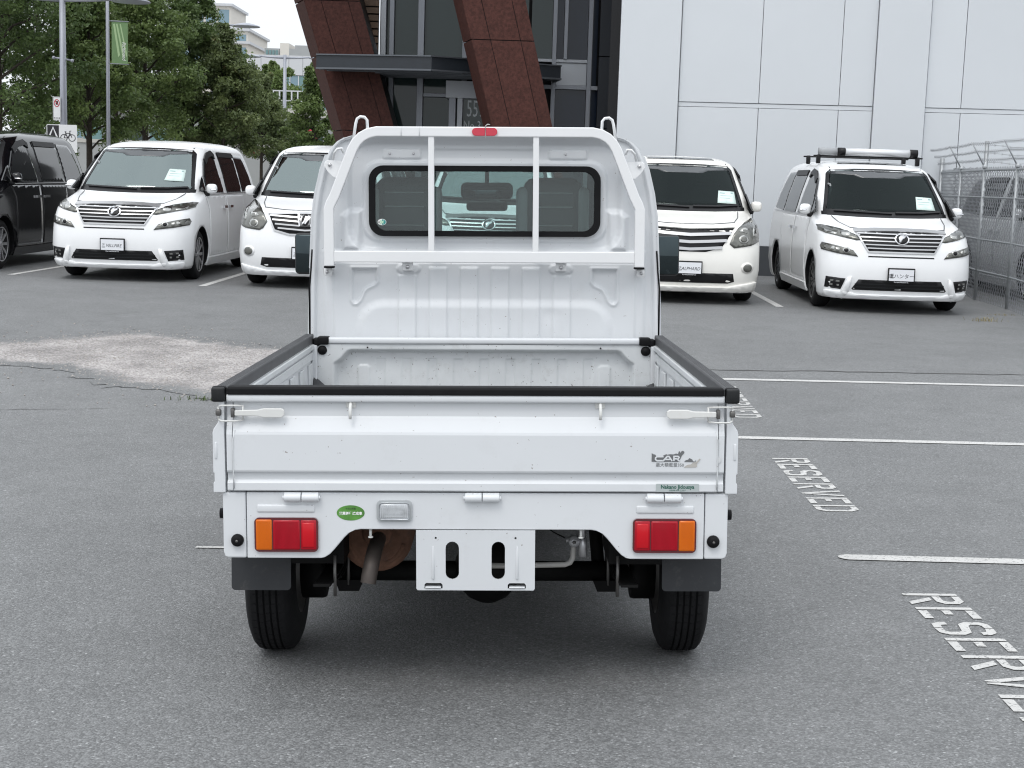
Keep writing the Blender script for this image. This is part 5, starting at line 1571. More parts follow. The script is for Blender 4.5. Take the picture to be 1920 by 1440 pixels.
# ribs on the lower part
low = smooth(1.215, 1.205, Z)
for k in range(6):
    xc = -.3275 + k * .131
    half_w = .034
    D = D - .0065 * (smooth(xc - half_w - .007, xc - half_w, X) - smooth(xc + half_w, xc + half_w + .007, X)) * smooth(1.192 if k not in (0, 5) else 1.16, 1.18 if k not in (0, 5) else 1.15, Z)
bul = emb(X, Z, rrect(-.53, .53, .5, 1.035, .10), .008, .045)
D = D - bul
D = D - .004 * smooth(.645, .635, np.abs(X)) * smooth(1.21, 1.20, Z)
for s in (-1, 1):
    sp = [(s * .565, 1.185), (s * .452, 1.185), (s * .452, 1.125), (s * .465, 1.11), (s * .492, 1.098), (s * .507, 1.085), (s * .525, 1.045), (s * .54, 1.03), (s * .555, 1.03), (s * .565, 1.045)]
    sd_ = sdf_poly(X, Z, sp)
    D = D + .006 * (1 - smooth(-.012, -.002, sd_)) - .004 * np.exp(-(sd_ / .006) ** 2)
    # seats for the guard feet
    D = D - emb(X, Z, ellipse(s * .322, 1.18, .05, .024, 20), .005, .008)
D = D + .0022 * np.sin(X * 5.3 + .7) * np.sin(Z * 9.1) + .0025 * np.exp(-((X - .28) ** 2 + (Z - .99) ** 2) / .0012)
hole = sdf_poly(X, Z, rrect(-.472, .472, 1.333, 1.597, .055))
hc = (hole[:-1, :-1] + hole[1:, 1:]) / 2
D = D * 1.45
m = MB().grid(X, YC + D, Z, keep=hc > 0)
cw = m.build('cab_rear_wall', W_TRUCK, TR)
# window: rubber seal, glass
def ring(outer, n_): return outer
m = MB().prism(rrect(-.4885, .4885, 1.317, 1.613, .062, 8), [rrect(-.4625, .4625, 1.3405, 1.5895, .048, 8)], XZ(YC), -.016, .012)
sl = m.build('window_seal', RUB, TR, bevel=.007)
MB().prism(rrect(-.466, .466, 1.337, 1.593, .05, 8), [], XZ(YC), -.002, .002).build('rear_window', GL_TRK, TR)
m = MB()
for x in (-.40, -.30, .34): m.ell((x, YC - .004, 1.662), (.006, .008, .006))
m.build('wall_bolt', ZINC, cw)
ov = MB().prism(ellipse(-.434, 1.376, .0185, .0135, 28), [], XZ(YC), -.0062, -.0052).build('window_sticker', PAPERW, TR)
MB().prism([(-.434, 1.376 - .0118)] + [( -.434 + .0165 * math.cos(rad(a)), 1.376 + .0118 * math.sin(rad(a))) for a in range(-90, 91, 15)], [], XZ(YC), -.0068, -.0061).build('sticker_half', TEAL, ov)
MB().prism([(-.444, 1.369), (-.438, 1.3755), (-.443, 1.381), (-.438, 1.3855), (-.4335, 1.3795), (-.428, 1.383), (-.4255, 1.380), (-.430, 1.376), (-.4255, 1.3715), (-.429, 1.369), (-.434, 1.373), (-.440, 1.366)], [], XZ(YC), -.0075, -.0068).build('sticker_star', mat('pale_green_print', (.50, .72, .52), .6), ov)
m = MB()
for a, b, c_, d in ((-.4495, -.4465, 1.374, 1.378), (-.4455, -.4425, 1.374, 1.378)): m.prism([(a, c_), (b, c_), (b, d), (a, d)], [], XZ(YC), -.0073, -.0061)
m.build('sticker_print', SIGNK, ov)

# cab shell: sides, roof, windscreen frame
def cab_sec(z, y):
    """half width of the cab at height z; grows a little forward of the rim"""
    return float(np.interp(z, [k[0] for k in WK], [k[1] for k in WK])) + .016 * min(1, max(0, (y - 1.47) / .06)) + (.006 if z < 1.2 else 0)
YA = [1.456, 1.475, 1.50, 1.55, 1.8, 2.1, 2.3, 2.45]
m = MB()
sec = [(k[1], k[0]) for k in WK if k[0] >= 1.655]
sec = [(float(np.interp(z, [k[0] for k in WK], [k[1] for k in WK])), z) for z in (1.655, 1.69, 1.712, 1.725, 1.735, 1.742, 1.7455)] + [(.25, 1.752), (0, 1.755)]
full = [(-x, z) for x, z in sec] + [(x, z) for x, z in reversed(sec[:-1])]
A = np.array([[x * (1 + .02 * min(1, max(0, (y - 1.47) / .08))) for x, z in full] for y in YA])
Bz = np.array([[z + (.012 * math.sin(min(1, max(0, (y - 1.47) / .6)) * PI / 2) if y > 1.47 else 0) - .10 * max(0, (y - 2.25) / .2) ** 2 * .3 for x, z in full] for y in YA])
By = np.array([[y for x, z in full] for y in YA])
m.grid(A, By, Bz)
rf = m.build('cab_roof', W_TRUCK, TR)
sm_ = rf.modifiers.new('shell', 'SOLIDIFY'); sm_.thickness = .012; sm_.offset = -1
for s in (-1, 1):
    # door skin below the belt
    zs_ = [.45, .60, .75, .90, 1.0, 1.08, 1.14, 1.18]
    ys_ = [1.458, 1.48, 1.52, 1.58, 2.0, 2.4, 2.6]
    A = np.array([[s * (float(np.interp(z, [k[0] for k in WK], [k[1] for k in WK])) + (.022 * smooth(1.46, 1.55, y)) * (1 - .35 * smooth(1.0, 1.18, z))) for y in ys_] for z in zs_])
    By = np.array([[y for y in ys_] for z in zs_]); Bz = np.array([[z for y in ys_] for z in zs_])
    d = MB().grid(A, By, Bz).build('door', W_TRUCK, TR)
    md = d.modifiers.new('shell', 'SOLIDIFY'); md.thickness = .012; md.offset = 0
    # rubber seen in the gap between rear wall and door
    MB().tube([(s * .742, 1.452, .90), (s * .742, 1.45, 1.1), (s * .7345, 1.45, 1.17), (s * .728, 1.452, 1.26)], .004, 6).build('door_rubber', RUB, TR)
    # upper frame with window opening, leaning in
    def up(u, v, w_): 
        x = float(np.interp(v, [k[0] for k in WK], [k[1] for k in WK])) + .012
        return (s * (x - w_), u, v)
    outer = [(1.46, 1.18), (2.62, 1.18), (2.45, 1.50), (2.36, 1.655), (1.46, 1.655)]
    outer = [(1.46, 1.18), (2.62, 1.18), (2.54, 1.33), (2.45, 1.50), (2.36, 1.655), (1.9, 1.655), (1.46, 1.655), (1.46, 1.6), (1.46, 1.5), (1.46, 1.4), (1.46, 1.28)]
    hole_ = [(1.60, 1.21), (2.52, 1.21), (2.46, 1.33), (2.38, 1.50), (2.31, 1.61), (1.9, 1.61), (1.62, 1.61), (1.60, 1.5), (1.60, 1.4), (1.60, 1.28)]
    df = MB().prism(outer, [hole_], up, 0, .03).build('door_frame', W_TRUCK, TR)
    MB().prism(hole_, [], up, .012, .016).build('door_window', GL_TRK, df)
    # door mirror: black housing facing back
    mh = MB().rbox(min(s * .80, s * .962), max(s * .80, s * .962), 2.56, 2.63, 1.112, 1.318, .022, seg=3).build('door_mirror', PLBLK, TR)
    MB().rbox(min(s * .807, s * .955), max(s * .807, s * .955), 2.553, 2.562, 1.121, 1.309, .004).build('mirror_face', MIRR, mh)
    MB().tube([(s * .72, 2.60, 1.20), (s * .83, 2.60, 1.22)], .014, 8).tube([(s * .72, 2.60, 1.27), (s * .83, 2.60, 1.26)], .010, 8).build('mirror_arm', PLBLK, mh)
    # A pillar and windscreen surround
    MB().sweep([(s * .72, 2.62, 1.16), (s * .69, 2.50, 1.42), (s * .655, 2.36, 1.66), (s * .62, 2.32, 1.735)], [(-.03, -.02), (.03, -.02), (.03, .02), (-.03, .02)], up=(0, 1, 0), sm=False).build('windscreen_pillar', CABIN, TR)
m = MB()
for i in range(7):
    pass
fp = [(-.76, .40), (-.76, 1.14), (-.70, 1.18), (.70, 1.18), (.76, 1.14), (.76, .40)]
MB().prism(fp, [], lambda u, v, w_: (u, 2.62 + w_ - .10 * (u / .76) ** 2 - max(0, v - 1.0) * .3, v), 0, .10).build('front_panel', W_TRUCK, TR, bevel=.02)
MB().prism([(-.70, 1.17), (.70, 1.17), (.655, 1.70), (-.655, 1.70)], [], lambda u, v, w_: (u, 2.60 - (v - 1.17) * .52 + w_, v), 0, .004).build('windscreen', GL_TRK, TR)
MB().rbox(-.69, .69, 2.25, 2.60, 1.04, 1.165, .03).build('dashboard', VBLK, TR)
MB().box(-.745, .745, 1.50, 2.60, .45, .50).build('cab_floor', CHAS, TR)
MB().rbox(-.76, .76, 2.66, 2.78, .30, .50, .03).build('front_bumper', W_TRUCK, TR)
# cabin
for c in (-.348, .293):
    m = MB()
    m.rbox(c - .128, c + .128, 1.60, 1.70, .82, 1.57, .05, seg=3)
    st = m.build('seat', SEATM, TR)
    for k in range(2):
        x = c + (-1, 1)[k] * .128
        MB().rbox(x - .03, x + .03, 1.61, 1.73, .95, 1.53, .025, seg=3).build('seat_bolster', SEATG, st)
    m = MB()
    for z in (1.36, 1.44, 1.50): m.rbox(c - .085, c + .085, 1.594, 1.604, z, z + .006, .002)
    m.build('seat_stitching', CABIN, st)
    MB().rbox(c - .17, c + .17, 1.65, 2.08, .74, .86, .05).build('seat_cushion', SEATM, st)
rm = MB().rbox(-.125, .125, 2.31, 2.345, 1.485, 1.565, .025, seg=3).build('rear_view_mirror', VBLK, TR)
MB().rbox(-.115, .115, 2.306, 2.312, 1.493, 1.558, .003).build('mirror_face', MIRR, rm)
MB().tube([(0, 2.33, 1.56), (0, 2.34, 1.64)], .01, 8).build('mirror_stem', VBLK, rm)
MB().rbox(-.10, .10, 2.37, 2.40, 1.43, 1.475, .015).build('dash_camera', VBLK, TR)
for c in (-.36, .36):
    MB().rbox(c - .2, c + .2, 2.18, 2.33, 1.615, 1.635, .008).build('sun_visor', CABIN, TR)
MB().box(-.60, .60, 1.5, 2.3, 1.722, 1.73).build('headliner', CABIN, TR)
m = MB().tube([(.345 + .17 * math.cos(2 * PI * i / 24), 2.16 - .10 * math.sin(2 * PI * i / 24), 1.10 + .12 * math.sin(2 * PI * i / 24)) for i in range(24)], .013, 8, closed=True)
m.build('steering_wheel', VBLK, TR)

# ---- guard frame (head board)
YG = 1.385
cl = [(-.648, 1.192), (-.648, 1.432), (-.6235, 1.482), (-.552, 1.668)] + arc(-.455, 1.6485 + .0, .100, 165, 90, 7)[1:]
cl = [(-.648, 1.192), (-.648, 1.430), (-.640, 1.452), (-.6245, 1.482), (-.548, 1.676), (-.532, 1.704), (-.510, 1.726), (-.482, 1.741), (-.448, 1.7485)]
path = [(x, YG, z) for x, z in cl] + [(-x, YG, z) for x, z in reversed(cl)]
gf = MB().sweep(path, [(-.0205, -.016), (.0205, -.016), (.0205, .016), (-.0205, .016)], up=(0, 1, 0), sm=False).build('guard_frame', W_FRAME, TR, bevel=.004)
MB().box(-.628, .628, YG - .0145, YG + .0145, 1.2085, 1.2565).build('guard_crossbar', W_FRAME, gf, bevel=.004)
for x in (-.2215, .2135):
    MB().box(x - .0125, x + .0125, YG - .012, YG + .012, 1.2555, 1.733).build('guard_upright', W_FRAME, gf, bevel=.003)
for s in (-1, 1):
    MB().rbox(s * .648 - .0215, s * .648 + .0215, YG - .018, YG + .018, 1.184, 1.193, .003).build('rubber_foot', RUB, gf)
    ft = MB().rbox(min(s * .638, s * .676), max(s * .638, s * .676), YG + .020, YG + .026, 1.150, 1.186, .006).box(min(s * .64, s * .66), max(s * .64, s * .66), YG + .026, YC - .01, 1.16, 1.18).build('guard_bracket', W_FRAME, gf)
    MB().lathe([(.0, -.007), (.007, -.007), (.008, 0), (.0, .0)], (s * .660, YG + .020, 1.167), 'y', 6).build('bolt', ZINC, ft)
    x = s * .322
    ft = MB().rbox(x - .0225, x + .0225, YG + .0155, YG + .021, 1.174, 1.212, .003).box(x - .0225, x + .0225, YG + .021, YC - .004, 1.173, 1.178).build('guard_bracket', W_FRAME, gf)
    MB().lathe([(.0, -.008), (.0085, -.008), (.0095, 0), (.0, .0)], (x, YG + .0155, 1.190), 'y', 6).build('bolt', ZINC, ft)
    # teardrop ear plate at the side, and the rope hooks
    tp = [(.585, 1.628), (.60, 1.555), (.628, 1.560), (.655, 1.585), (.668, 1.606), (.667, 1.622), (.655, 1.632)]
    e = MB().prism([(s * a, b) for a, b in tp][:: 1 if s > 0 else -1], [], XZ(YG), .020, .025).build('ear_plate', W_FRAME, gf, bevel=.002)
    MB().lathe([(.0, -.008), (.0075, -.008), (.0085, 0), (.0, .0)], (s * .645, YG + .020, 1.612), 'y', 6).build('bolt', ZINC, e)
    MB().tube([(s * .632, YG + .03, 1.635), (s * .622, YG - .01, 1.66), (s * .608, YG - .018, 1.676), (s * .592, YG - .012, 1.678), (s * .585, YG, 1.66)], .005, 8).build('rope_hook', W_FRAME, gf)
    MB().tube([(s * .545, YG - .005, 1.705), (s * .534, YG, 1.78), (s * .528, YG + .0, 1.80), (s * .515, YG + .0, 1.809), (s * .497, YG + .0, 1.807), (s * .487, YG, 1.795), (s * .484, YG, 1.742)], .006, 8).build('rope_hook', W_FRAME, gf)
rr_ = MB().prism(arc(.036, 1.7485, .0165, -90, 90, 8) + arc(-.036, 1.7485, .0165, 90, 270, 8), [], XZ(YG), -.024, -.0165).build('red_reflector', RED, gf, bevel=.003)
MB().tube([(.003, YG - .026, 1.772), (.003, YG - .026, 1.727), (.003, YG + .02, 1.727), (.003, YG + .02, 1.772)], .0018, 5, closed=True).tube([(.003, YG - .026, 1.772), (.013, YG - .03, 1.779), (.022, YG - .03, 1.777)], .0015, 5).build('cable_tie', PAPERW, rr_)
for x in (-.345, -.27):
    MB().tube([(x, YG - .0185, 1.767), (x, YG - .0185, 1.729)], .0012, 4).build('tape_edge', W_BED, gf)
# ------------------------------------------------------------------ street trees
def leaf_material(name, dark, light, brown=None):
    m = bpy.data.materials.new(name); m.use_nodes = True
    t = m.node_tree; b = t.nodes['Principled BSDF']; N = t.nodes.new; L = t.links.new
    at = N('ShaderNodeAttribute'); at.attribute_name = 'leaf'; at.attribute_type = 'GEOMETRY'
    cr = N('ShaderNodeValToRGB'); e = cr.color_ramp.elements
    e[0].position = 0; e[0].color = (*dark, 1); e[1].position = 1; e[1].color = (*light, 1)
    if brown: k = e.new(.93); k.color = (*light, 1); e[-1].color = (*brown, 1)
    L(at.outputs['Fac'], cr.inputs[0]); L(cr.outputs[0], b.inputs['Base Color'])
    b.inputs['Roughness'].default_value = .45; b.inputs['Specular IOR Level'].default_value = .4
    tr = N('ShaderNodeBsdfTranslucent'); L(cr.outputs[0], tr.inputs[0])
    mx = N('ShaderNodeMixShader'); mx.inputs[0].default_value = .38
    o = t.nodes['Material Output']
    L(b.outputs[0], mx.inputs[1]); L(tr.outputs[0], mx.inputs[2]); L(mx.outputs[0], o.inputs[0])
    return m
LF_DARK = leaf_material('leaf_dark_green', (.048, .085, .030), (.165, .235, .078))
LF_MID = leaf_material('leaf_mid_green', (.062, .105, .034), (.225, .30, .10))
LF_BRN = leaf_material('leaf_bronze_green', (.055, .086, .035), (.19, .235, .09), (.21, .12, .07))

def tree(label, x, y, h, rad_, crown0, lf, seed, nclump=150, nleaf=150, leaf=.055, taper=1.0, group='street trees along the pavement'):
    rng = np.random.RandomState(seed)
    z0 = gz(x, y); nleaf = int(nleaf * 1.75)
    root = thing('street_tree', label, 'tree', (x, y, z0), 0, group)
    # trunk and limbs
    m = MB()
    n = 8; pts = []; rs = []
    wob = rng.normal(0, .05, (n + 1, 2)).cumsum(0) * .5
    for i in range(n + 1):
        t = i / n
        pts.append((wob[i, 0] * t, wob[i, 1] * t, h * .86 * t)); rs.append(.02 + .11 * (1 - t) ** .8 * h / 9)
    m.tube(pts, rs, 9)
    cl = []
    H = h - crown0
    nb = 26
    for k in range(nb):
        t = (k + .5) / nb
        zb = crown0 * .92 + H * .72 * t
        i = min(n - 1, int(zb / (h * .86) * n)); f = zb / (h * .86) * n - i
        p0 = Vector(pts[i]).lerp(Vector(pts[i + 1]), min(1, f))
        a = k * 2.4 + rng.normal(0, .3)
        # envelope: widest at a third of the crown, pointed on top
        e = lambda tt: rad_ * (math.sin(PI * min(1, max(0, .12 + .80 * tt)) ** .72) ** .8) * (1 - .25 * tt * taper)
        ln = e(t) * rng.uniform(.75, 1.05)
        rise = H * .16 * rng.uniform(.6, 1.3)
        q = []
        for j in range(5):
            s = j / 4
            q.append(p0 + Vector((math.cos(a) * ln * s, math.sin(a) * ln * s, rise * s ** .8 + rng.normal(0, .05))))
        m.tube(q, [.045 * (1 - .8 * j / 4) * h / 9 for j in range(5)], 5, caps=False)
        for s in (.45, .65, .82, .96, 1.05):
            c = q[0].lerp(q[4], s) + Vector(rng.normal(0, .20 * rad_ / 2, 3))
            cl.append((c, .30 * rng.uniform(.7, 1.25) * rad_ / 2))
    while len(cl) < nclump:
        t = rng.rand() ** .9; a = rng.rand() * 2 * PI
        r = e(t) * math.sqrt(rng.uniform(.15, 1.08))
        cl.append((Vector((math.cos(a) * r, math.sin(a) * r, crown0 + H * t)), .29 * rng.uniform(.7, 1.3) * rad_ / 2))
    for k in range(7):
        cl.append((Vector((rng.normal(0, .12), rng.normal(0, .12), h * (.86 + .14 * k / 6))), .2))
    for k in range(7):                                   # upright leading shoots
        a = rng.rand() * 6.28; r0 = rad_ * rng.uniform(.0, .55); zb = crown0 + H * rng.uniform(.72, .86)
        ln = H * rng.uniform(.14, .26) * (1 - .5 * r0 / rad_)
        q0 = Vector((math.cos(a) * r0, math.sin(a) * r0, zb)); q1 = q0 + Vector((rng.normal(0, .1), rng.normal(0, .1), ln))
        m.tube([q0, q1], [.022, .008], 5, caps=False)
        for j in range(6): cl.append((q0.lerp(q1, j / 5), .17 * (1.25 - .6 * j / 5) * rad_ / 1.9))
    m.build('trunk', BARK, root)
    # leaves
    C_ = np.array([[c.x, c.y, c.z] for c, r in cl]); R_ = np.array([r for c, r in cl])
    idx = np.repeat(np.arange(len(cl)), nleaf)
    K = len(idx)
    d = rng.normal(0, 1, (K, 3)); d /= np.linalg.norm(d, axis=1)[:, None]
    rr = R_[idx] * (rng.rand(K) ** .5) * 1.25
    P = C_[idx] + d * rr[:, None] * np.array([1.1, 1.1, .75])
    nrm = d * .6 + rng.normal(0, .6, (K, 3)) + np.array([0, 0, .35]); nrm /= np.linalg.norm(nrm, axis=1)[:, None]
    ta = np.cross(nrm, rng.normal(0, 1, (K, 3))); ta /= np.linalg.norm(ta, axis=1)[:, None]
    tb = np.cross(nrm, ta)
    s = leaf * rng.uniform(.6, 1.35, K)[:, None]
    V = np.empty((K, 4, 3))
    V[:, 0] = P - ta * s; V[:, 1] = P - tb * s * .55 + nrm * s * .12; V[:, 2] = P + ta * s; V[:, 3] = P + tb * s * .55 + nrm * s * .12
    me = bpy.data.meshes.new('crown')
    me.vertices.add(K * 4); me.vertices.foreach_set('co', V.reshape(-1))
    me.loops.add(K * 4); me.loops.foreach_set('vertex_index', np.arange(K * 4, dtype=np.int32))
    me.polygons.add(K); me.polygons.foreach_set('loop_start', np.arange(0, K * 4, 4, dtype=np.int32)); me.polygons.foreach_set('loop_total', np.full(K, 4, np.int32))
    me.update(calc_edges=True)
    clv = np.clip(rng.normal(.5, .22, len(cl)), 0, 1)
    val = np.clip(clv[idx] * .6 + rng.rand(K) * .4, 0, 1)
    at = me.attributes.new('leaf', 'FLOAT', 'FACE'); at.data.foreach_set('value', val.astype(np.float32))
    me.materials.append(lf)
    link('crown', me, root)
    return root
def px2x(px, y): return (px - 960) / FPX * y * 1.0
tree('tall dark tree at the far left edge of the photo', px2x(-5, 41), 41, 9.6, 2.5, 2.1, LF_DARK, 1, 190, 105)
tree('dark tree just left of the lamp post with the bicycle sign', px2x(75, 46), 46, 9.8, 2.2, 2.1, LF_DARK, 2, 180, 100)
tree('yellow-green tree between the bicycle sign post and the banner post', px2x(163, 43), 43, 7.2, 1.75, 2.0, LF_MID, 3, 150, 100)
tree('tree standing directly right of the green banner', px2x(268, 46), 46, 8.0, 1.9, 2.35, LF_MID, 4, 160, 100)
tree('tallest tree in the middle of the row with its pointed tip below the sky', px2x(352, 49), 49, 7.6, 1.75, 2.2, LF_DARK, 5, 160, 100)
tree('tree with bronze tinted leaves at the right end of the dense row', px2x(412, 48), 48, 5.85, 1.55, 2.0, LF_BRN, 6, 140, 95)
tree('smaller loose tree left of the far lamp post', px2x(482, 55), 55, 4.7, 1.3, 1.7, LF_BRN, 7, 90, 70)
tree('slim loose tree between the far lamp post and the brown column', px2x(580, 50), 50, 4.75, 1.15, 1.5, LF_MID, 8, 85, 70)
tree('dark tree behind the banner post filling the gap in the row', px2x(215, 55), 55, 8.6, 2.2, 2.3, LF_DARK, 9, 150, 90)
tree('light green distant tree below the office windows', px2x(505, 105), 105, 8.2, 3.0, 2.0, LF_MID, 10, 110, 80, leaf=.16)
tree('dark distant tree behind the pale trunkless gap left of the far lamp post', px2x(445, 72), 72, 6.2, 2.4, 1.2, LF_DARK, 11, 120, 80, leaf=.11)

# ------------------------------------------------------------------ lamp posts, signs, banner
def lamp(label, px, y, h, r, arms=True, arm_len=1.5, top=None):
    x = px2x(px, y)
    t = thing('street_lamp', label, 'street lamp', (x, y, gz(x, y)), 0, 'grey street lamps on the pavement')
    MB().tube([(0, 0, 0), (0, 0, h * .5), (0, 0, top or h + .12)], [r * 1.1, r, r * .85], 14).build('pole', POLE, t)
    MB().lathe([(0, 0), (r * 2.4, 0), (r * 2.4, .04), (r * 1.5, .10), (r * 1.1, .14)], (0, 0, 0), 'z', 16).build('base', POLE, t)
    if arms:
        for s in (-1, 1):
            a = MB().tube([(s * r * .5, 0, h - .02), (s * arm_len * .6, 0, h), (s * arm_len, 0, h + .03)], [.055, .045, .03], 8).build('arm', POLE, t)
            m = MB().lathe([(.0, .10), (.14, .095), (.30, .06), (.46, .01), (.50, -.02), (.49, -.035), (.44, -.03), (.0, -.02)], (s * (arm_len + .42), 0, h + .01), 'z', 22)
            m.build('lamp_head', POLE, a)
    return t, x
L1, x1 = lamp('nearest street lamp carrying the no stopping and bicycle signs', 116.5, 38, 5.70, .088, arm_len=1.35)
MB().tube([(-.22, 0, 2.72 + 1.5), (.0, 0, 2.70 + 1.5), (.22, 0, 2.66 + 1.5)], .022, 8).ell((-.24, 0, 4.22), (.045, .045, .045)).ell((.24, 0, 4.155), (.045, .045, .045)).build('banner_bracket', POLE, L1)
L2, x2 = lamp('street lamp post holding the green banner', 199, 40.2, 7.2, .05, arm_len=1.3)
lamp('street lamp hidden among the trees with one arm showing', 392, 52, 6.35, .055, arm_len=.75)
lamp('far street lamp in front of the office building', 524.5, 66, 6.2, .085, arm_len=1.15)
lamp('thin pale post beside the pedestrian', 467.5, 120, 3.4, .075, arms=False)
# banner
bn = thing('banner', 'green street banner with white lettering hanging from the lamp post', 'banner', (x2 + .03, 40.2, gz(x2, 40.2)))
zb0, zb1 = 4.26, 5.37
cu = lambda u, v, w_: (u, .012 * math.sin(v * 4) + w_, v)
b = MB().prism([(.08, zb0), (.52, zb0 - .01), (.52, zb1 + .01), (.08, zb1)], [], cu, 0, .006).build('cloth', BANG, bn)
for z in (zb0 - .01, zb1 + .02): MB().tube([(-.05, 0, z), (.55, 0, z - .01)], .014, 6).build('banner_rod', POLE, bn)
for (a, c_, d) in ((.12, .26, .05), (.20, .38, .04), (.30, .48, .03)):
    MB().prism([(a, zb1 - .06), (a + d, zb1 - .05), (c_ + d, zb0 + .22), (c_, zb0 + .16)], [], lambda u, v, w_: cu(u, v, w_ - .004), 0, .002).build('banner_stripe', BANL, b)
text_obj('banner_lettering', 'Richmond', .15, lambda u, v, w_: (.42 + v, -.02, 4.58 - u * 1.0), PAPERW, b, shear=.2, sx=.80)

# no stopping sign and bicycle route sign, fixed to the nearest lamp post
ns = thing('no_stopping_sign', 'small white sign with red no stopping circle above the bicycle sign', 'sign', (x1 - .135, 37.88, gz(x1, 38) - .66))
p = MB().prism(rrect(-.105, .105, 3.28, 3.885, .03), [], XZ(0), 0, .006).build('sign_plate', SIGNW, ns)
def zc(a, b): return lambda u, v, w_: (u + a, -.003 + w_, v + b)
MB().prism(rrect(-.098, .098, 3.287, 3.878, .026), [rrect(-.090, .090, 3.295, 3.870, .02)], XZ(-.002), 0, .001).build('sign_border', SIGNK, p)
MB().prism(ellipse(0, 3.72, .075, .10, 28), [ellipse(0, 3.72, .055, .078, 28)], XZ(-.003), 0, .002).sweep([(-.045, -.0035, 3.775), (.045, -.0035, 3.665)], [(-.009, -.001), (.009, -.001), (.009, .001), (-.009, .001)], up=(0, 1, 0)).build('red_circle', SIGNR, p)
MB().sweep([(0, -.0025, 3.775), (0, -.0025, 3.68)], [(-.03, -.001), (.03, -.001), (.03, .001), (-.03, .001)], up=(0, 1, 0)).build('black_symbol', SIGNK, p)
m = MB()
for s in (-1, 1): m.prism([(s * .085, 3.34), (s * .05, 3.36), (s * .05, 3.345), (s * .03, 3.345), (s * .03, 3.335), (s * .05, 3.335), (s * .05, 3.32)][::s], [], XZ(-.003), 0, .002)
m.prism([(-.02, 3.35), (.02, 3.35), (.02, 3.33), (-.02, 3.33)], [], XZ(-.003), 0, .002)
m.build('arrow', SIGNK, p)
bs = thing('bicycle_lane_sign', 'square sign with white arrow on black and a bicycle symbol on white', 'sign', (x1 - .0, 37.86, gz(x1, 38) - .66))
p = MB().prism(rrect(-.405, .385, 2.46, 3.175, .03), [], XZ(0), 0, .006).build('sign_plate', SIGNW, bs)
MB().prism([(-.385, 2.48), (-.085, 2.48), (-.085, 3.155), (-.385, 3.155)], [], XZ(-.003), 0, .002).build('black_field', SIGNK, p)
m = MB().sweep([(-.235, -.005, 3.10), (-.335, -.005, 2.86), (-.235, -.005, 2.62), (-.135, -.005, 2.86)], [(-.022, -.001), (.022, -.001), (.022, .001), (-.022, .001)], closed=True, up=(0, 1, 0), sm=False)
m.build('white_diamond', SIGNW, p)
m = MB()
r_b = [(-.008, -.001), (.008, -.001), (.008, .001), (-.008, .001)]
for cx in (.045, .255):
    m.sweep([(cx + .085 * math.cos(2 * PI * i / 24), -.005, 2.84 + .085 * math.sin(2 * PI * i / 24)) for i in range(24)], r_b, closed=True, up=(0, 1, 0), sm=False)
for l in ([(.045, 2.84), (.095, 2.955), (.205, 2.955), (.255, 2.84)], [(.095, 2.955), (.145, 2.84), (.205, 2.955)], [(.045, 2.84), (.145, 2.84)], [(.085, 2.99), (.095, 2.955)], [(.065, 2.995), (.11, 2.995)], [(.205, 2.955), (.195, 3.01), (.235, 3.02)]):
    m.sweep([(a, -.005, b_) for a, b_ in l], r_b, up=(0, 1, 0), sm=False)
m.build('bicycle_symbol', SIGNK, p)

# ------------------------------------------------------------------ far buildings
def far_office():
    D_ = 160.0
    x0, x1_ = px2x(455, D_), px2x(660, D_)
    t = thing('office_building', 'pale grey office block with teal ribbon windows behind the far trees', 'building', (0, D_, gz(0, D_)))
    g = gz(0, D_)
    Z = lambda v: v - g
    MB().box(x0, x1_, .3, 30, 0, Z(14.0)).build('core', FARG, t)
    bands = [(11.95, 14.05), (9.05, 10.10), (5.6, 6.9), (2.2, 3.4)]
    for a, b_ in bands:
        n = 8; w_ = (x1_ - x0) / n
        for i in range(n):
            MB().box(x0 + i * w_ + .02, x0 + (i + 1) * w_ - .02, 0, .4, Z(a), Z(b_)).build('wall_panel', OFFW, t)
    rows_ = [(10.15, 11.9), (6.95, 9.0), (3.45, 5.55)]
    for a, b_ in rows_:
        n = 13; w_ = (x1_ - x0) / n
        for i in range(n):
            f = MB().box(x0 + i * w_ + .05, x0 + (i + 1) * w_ - .05, .12, .2, Z(a), Z(b_)).build('window', OFFG if (i * 7 + int(a)) % 5 else TOWG, t)
            MB().box(x0 + i * w_ - .05, x0 + i * w_ + .05, .05, .25, Z(a), Z(b_)).build('window_mullion', OFFW, f)
    for (pa, pb, za, zb, mt) in ((478, 506, 14.0, 15.0, FARG), (507, 524, 14.0, 15.6, TOWW), (524, 535, 14.0, 15.0, FARG), (535, 568, 14.0, 15.4, FARG)):
        MB().box(px2x(pa, D_), px2x(pb, D_), 3, 9, Z(za), Z(zb)).build('roof_house', mt, t)
    for i in range(4): MB().box(px2x(481 + i * 6, D_), px2x(485 + i * 6, D_), 2.9, 3.1, Z(14.3), Z(14.8)).build('window', OFFG, t)
far_office()
